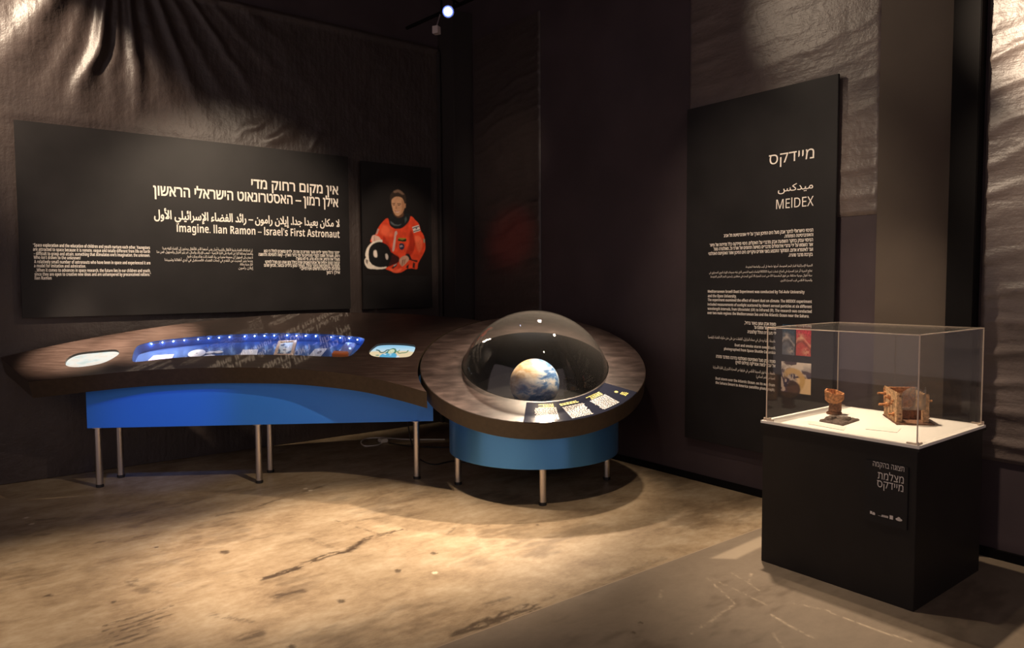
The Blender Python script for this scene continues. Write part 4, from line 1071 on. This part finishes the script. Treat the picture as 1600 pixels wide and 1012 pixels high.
g.build('cover_edge', M['acryl_edge'], cover)
for sx_, x in ((-1, cx0), (1, cx1)):
    for sy_, y in ((-1, cy0), (1, cy1)):
        g = G().box((min(x, x-sx_*.05), y-.004, .815), (max(x, x-sx_*.05), y+.004, .824)).box((x-.004, min(y, y-sy_*.05), .815), (x+.004, max(y, y-sy_*.05), .824)).cyl((x+sx_*.006, y+sy_*.004, .815), (x+sx_*.006, y+sy_*.004, .832), .006, n=10)
        g.build('corner_clip', M['acryl_edge'], cs, bev=.001)
Cat = lambda u, v, d=.0008: (px0-.008-d, u, v)
sg = G().box((px0-.008, 1.530, .393), (px0-.0003, 1.738, .703)).build('sign_plate', M['panel'], cs, bev=.0015)
for key, s_, u0, u1, v_, cap, bo in (('sign_heading', 'תצוגה בהקמה', 1.699, 1.549, .678, .024, 0), ('sign_title', 'מצלמת', 1.674, 1.550, .619, .033, 0), ('sign_title', 'מיידקס', 1.677, 1.551, .578, .033, 0)):
    g = G(); write_line(g, s_, u0, u1, v_, cap, bo, Cat); g.build(key, M['print_grey'], sg)
def bars(lst, name):
    g = G()
    for y0, y1, z0, z1 in lst: g.add([Cat(y0, z0), Cat(y1, z0), Cat(y1, z1), Cat(y0, z1)], [(0, 1, 2, 3)])
    g.build(name, M['print_grey'], sg)
bars([(1.708, 1.697, .433, .447), (1.696, 1.683, .431, .441), (1.693, 1.686, .441, .445)], 'logo')
bars([(1.668, 1.650, .4325, .4335)]+[(1.650-.0065*k, 1.6455-.0065*k, .4315, .442) for k in range(5)]+[(1.612, 1.596, .430, .449)], 'logo')
el = [(1.568+.0155*math.cos(t_), .438+.0075*math.sin(t_)) for t_ in [2*math.pi*k/20 for k in range(20)]]
g = G().add([Cat(*p) for p in el], [tuple(range(20))]); g.add([Cat(1.576, .444), Cat(1.560, .444), Cat(1.564, .450), Cat(1.572, .450)], [(0, 1, 2, 3)]); g.build('logo', M['print_grey'], sg)

# ---- relics in the case (they stand on the white mat)
Z = .8152
def jit(p, s=.003): return (p[0]+random.uniform(-s, s), p[1]+random.uniform(-s, s), p[2]+random.uniform(-s, s))
t = thing('rusted_cup', (4.095, 2.165, Z), 'small rusted hexagonal cup on a dark stem in the display case', 'relic')
cx, cy = 4.095, 2.165
def hexp(r, z, sk=0, n=6, ph=.35): return [(cx+r*math.cos(ph+2*math.pi*k/n), cy+r*math.sin(ph+2*math.pi*k/n), z+sk*math.cos(2*math.pi*k/n-1.2)) for k in range(n)]
ho = [hexp(.035, Z+.068), hexp(.056, Z+.088), hexp(.058, Z+.135, .012), hexp(.050, Z+.136, .012), hexp(.046, Z+.092), hexp(.01, Z+.085)]
v = [jit(p, .0015) for r_ in ho for p in r_]; f = []
for k in range(5):
    for i in range(6): f.append((k*6+i, k*6+(i+1) % 6, (k+1)*6+(i+1) % 6, (k+1)*6+i))
f += [tuple(range(6))[::-1], tuple(range(30, 36))]
G().add(v, f).build('bowl', M['rust'], t, bev=.002)
G().hexa(hexp(.034, Z+.016), hexp(.030, Z+.070)).box((cx-.012, cy-.045, Z+.02), (cx+.004, cy-.02, Z+.075)).build('stem', M['rust_dark'], t, bev=.003)
G().hexa(hexp(.047, Z, 0, 4, .75), hexp(.045, Z+.018, 0, 4, .75)).build('base', M['rust_dark'], t, bev=.004)

dq = [(3.815, 2.102), (3.797, 1.955), (4.018, 1.975), (3.998, 2.118)]
gg = 26; v = []; f = []
for i in range(gg+1):
    for j in range(gg+1):
        u, w_ = i/gg, j/gg
        x = (dq[0][0]*(1-u)+dq[3][0]*u)*(1-w_)+(dq[1][0]*(1-u)+dq[2][0]*u)*w_; y = (dq[0][1]*(1-u)+dq[3][1]*u)*(1-w_)+(dq[1][1]*(1-u)+dq[2][1]*u)*w_
        e = min(u, 1-u, w_, 1-w_); h = .006+.014*float(vnoise(np.array(u*9), np.array(w_*9), 3))*(e > .02)+.013*(float(vnoise(np.array(u*4+9), np.array(w_*4+5), 2)) > .52)*(.12 < e)
        v.append((x, y, Z+h))
k0 = len(v)
for i in range(gg):
    for j in range(gg): k = i*(gg+1)+j; f.append((k, k+gg+1, k+gg+2, k+1))
rim = [i*(gg+1) for i in range(gg)]+[gg*(gg+1)+j for j in range(gg)]+[i*(gg+1)+gg for i in range(gg, 0, -1)]+[j for j in range(gg, 0, -1)]
v += [(v[i][0], v[i][1], Z) for i in rim]; m = len(rim)
f += [(rim[i], rim[(i+1) % m], k0+(i+1) % m, k0+i) for i in range(m)]+[tuple(k0+i for i in range(m))]
tag(G().add(v, f).build('charred_board', M['debris'], None, loc=(3.907, 2.037, Z)), 'flat charred circuit board lying in front of the small rusted cup', 'relic')

t = thing('rusted_housing', (4.25, 1.84, Z), 'open rusted box-shaped camera housing with bolts and broken glass in the display case', 'relic')
Fp, Gp, Kp = Vector((4.075, 1.800, Z)), Vector((4.195, 1.682, Z)), Vector((4.285, 1.965, Z))
fx = (Gp-Fp); dx = (Kp-Fp); fn_, dn_ = fx.normalized(), dx.normalized(); Hh = .172
def slab2(a, da, la, db, lb, z0, z1, mat, name, jt=.003, bev=.003):
    q = [a, a+da*la, a+da*la+db*lb, a+db*lb]
    return G().hexa([jit((p.x, p.y, z0), jt*.3) if z0 > Z+.01 else (p.x, p.y, z0) for p in q], [jit((p.x, p.y, z1), jt) for p in q]).build(name, mat, t, bev=bev)
sp_ = slab2(Fp, dn_, dx.length, fn_, .012, Z+.006, Z+Hh, M['rust_pale'], 'side_plate', .006)
slab2(Gp+dn_*0-fn_*.012, dn_, dx.length*.75, fn_, .012, Z+.006, Z+Hh*.93, M['rust_pale'], 'side_plate', .006)
slab2(Fp+dn_*(dx.length-.014), fn_, fx.length, dn_, .012, Z+.006, Z+Hh*1.0, M['rust'], 'back_plate', .006)
slab2(Fp-dn_*.030-fn_*.006, dn_, dx.length+.03, fn_, fx.length+.03, Z, Z+.008, M['rust_dark'], 'base_plate', .001, .002)
slab2(Fp-dn_*.004, fn_, .030, dn_, .014, Z+.010, Z+Hh*.99, M['rust_pale'], 'post', .003)
slab2(Gp-fn_*.032-dn_*.004, fn_, .034, dn_, .014, Z+.010, Z+Hh*.97, M['rust_pale'], 'post', .003)
slab2(Fp+dn_*.10+fn_*.012, fn_, fx.length-.02, dn_, .01, Z+.008, Z+.075, M['rust_dark'], 'inner_plate', .003)
for d_, h, r, l in ((.05, .045, .011, .030), (.20, .075, .012, .045), (.235, .135, .011, .045), (.14, .128, .013, .03), (.09, .10, .008, .022), (.15, .08, .006, .02), (.06, .118, .006, .018)):
    a_ = Fp+dn_*d_+Vector((0, 0, h)); G().cyl(a_+fn_*.004, a_-fn_*l, r*.65, n=8).cyl(a_-fn_*.001, a_-fn_*.010, r*1.25, n=6).build('bolt', M['rust'], t, bev=.0015)
for d_, h in ((.03, .125), (.06, .03)):
    a_ = Gp+dn_*d_+Vector((0, 0, h)); G().cyl(a_-fn_*.004, a_+fn_*.024, .006, n=8).cyl(a_, a_+fn_*.008, .011, n=6).build('bolt', M['rust'], t, bev=.001)
for po, hh in ((Fp+fn_*.015-dn_*.004, .03), (Fp+fn_*.015-dn_*.004, .155), (Fp+fn_*.017-dn_*.004, .055)):
    a_ = po+Vector((0, 0, hh)); G().cyl(a_+dn_*.004, a_-dn_*.003, .006, n=10).build('rivet', M['rust_dark'], t)
# cloudy bulging glass in the front opening, broken above
nu = 18; v = []; f = []
for i in range(nu+1):
    for j in range(nu+1):
        u, w_ = i/nu, j/nu
        top = Hh*(.97+.22*math.sin(math.pi*min(1, u*1.05))**.8+(.20 if u > .93 else 0)+.05*float(vnoise(np.array(u*9), np.array(.3), 2)))
        z = .080+(top-.080)*w_; bulge = .030*math.sin(math.pi*u)*math.sin(math.pi*min(1, w_*.8+.1))+.006*float(vnoise(np.array(u*5), np.array(w_*5), 2))
        p = Fp+fn_*(.022+(fx.length-.042)*u)-dn_*(.006+bulge); v.append((p.x, p.y, Z+z))
for i in range(nu):
    for j in range(nu): k = i*(nu+1)+j; f.append((k, k+nu+1, k+nu+2, k+1))
G().add(v, f).build('broken_glass', M['film'], t, smooth=True)
for pts_, lab in (([(3.70, 2.10), (3.80, 2.16), (3.78, 1.93), (3.68, 1.89)], 'thin pale caption card lying before the charred board'), ([(3.80, 1.835), (3.91, 1.85), (3.96, 1.725), (3.84, 1.69)], 'thin pale caption card lying before the rusted camera housing')):
    tag(G().hexa([(x, y, Z) for x, y in pts_], [(x, y, Z+.002) for x, y in pts_]).build('caption_card', plain('pale_card', (.78, .73, .66), .5), None, loc=(pts_[0][0], pts_[0][1], Z)), lab, 'card', 'caption cards in the case')

# ---- cables on the floor
wp = [(3.92, 6.178), (3.64, 6.408), (3.516, 6.588), (3.428, 6.69), (3.30, 6.72), (3.20, 6.62), (3.15, 6.433), (3.251, 6.386), (3.339, 6.44), (3.37, 6.50)]
t = thing('extension_cord', (3.3, 6.55, 0), 'white extension cord looped on the floor under the console', 'cord')
G().tube([(x, y, .008) for x, y in crom(wp, 8, False)], .007, 8).build('cable', M['whiteplastic'], t, smooth=True)
G().box((3.345, 6.45, .001), (3.42, 6.545, .040)).build('plug', M['whiteplastic'], t, bev=.008)
bp_ = [(3.06, 5.42, .482), (3.10, 5.46, .30), (3.17, 5.48, .10), (3.268, 5.485, .012), (3.303, 5.372, .008), (3.401, 5.372, .008), (3.493, 5.375, .008), (3.58, 5.22, .03), (3.66, 4.99, .272)]
tag(G().tube(crom(bp_, 8, False), .006, 8).build('power_cable', M['rubber'], None, loc=(3.3, 5.37, 0), smooth=True), 'black cable hanging from the console and trailing to the round table', 'cord')
bq = [(3.40, 6.40, .008), (3.45, 6.24, .008), (3.528, 6.087, .008), (3.70, 5.90, .008), (3.9, 5.8, .008)]
tag(G().tube(crom(bq, 8, False), .006, 8).build('power_cable', M['rubber'], None, loc=(3.53, 6.1, 0), smooth=True), 'black cable lying on the floor beside the white cord', 'cord')

# ---- overhead pipe and stage lamp
tag(G().tube([(3.83, 6.68, 4.25), (3.95, 5.44, 4.25), (4.04, 4.5, 4.25)], .018, 10).build('lighting_pipe', M['blackpost'], None, loc=(3.9, 5.2, 4.3), smooth=True), 'thin dark overhead pipe carrying the glowing stage lamp', 'pipe')
LP = Vector(LAMP_POS); ld = (Vector((0.4, 0, 1.5))-LP).normalized()
t = thing('stage_lamp', LP, 'small stage lamp glowing blue-white high near the corner', 'lamp')
G().cyl(LP-ld*.10, LP-ld*.004, .048, .046, 24).cyl(LP-ld*.006, LP+ld*.03, .050, .054, 24, cap=False).build('housing', M['blackpost'], t, smooth=True)
G().cyl(LP-ld*.004, LP+ld*.004, .036, n=24).build('lens', M['lampglow'], t)
G().lathe([(.036, .001), (.049, .001), (.049, .004), (.036, .004)], LP, (sd_ := ld.cross(Vector((0, 0, 1))).normalized(), sd_.cross(ld), ld), 32, True).build('lens_ring', M['lampring'], t)
sd = ld.cross(Vector((0, 0, 1))).normalized(); mid = LP-ld*.06
G().box((-.008, -.006, 0), (.008, .006, .14), 0, Matrix.Identity(3), mid+sd*.058).box((-.008, -.006, 0), (.008, .006, .14), 0, Matrix.Identity(3), mid-sd*.058).cyl(mid-sd*.06+Vector((0, 0, .14)), mid+sd*.06+Vector((0, 0, .14)), .008, n=8).cyl(mid+Vector((0, 0, .13)), (3.897, 5.79, 4.242), .009, n=8).build('yoke', M['blackpost'], t)
tag(G().box((-.03, -.03, -.035), (.03, .03, .035), 0, Matrix.Rotation(.5, 3, 'Z'), CLAMP_POS).cyl(Vector(CLAMP_POS)+Vector((0, 0, .03)), Vector(CLAMP_POS)+Vector((.145, .16, .225)), .006, n=8).build('junction_box', plain('pale_box', (.45, .38, .36), .6), None, loc=CLAMP_POS, bev=.004), 'small pale fitting hanging just below the glowing stage lamp', 'fitting')

# the lettering object was only a tool
bpy.data.objects.remove(_fo); bpy.data.curves.remove(_fc)
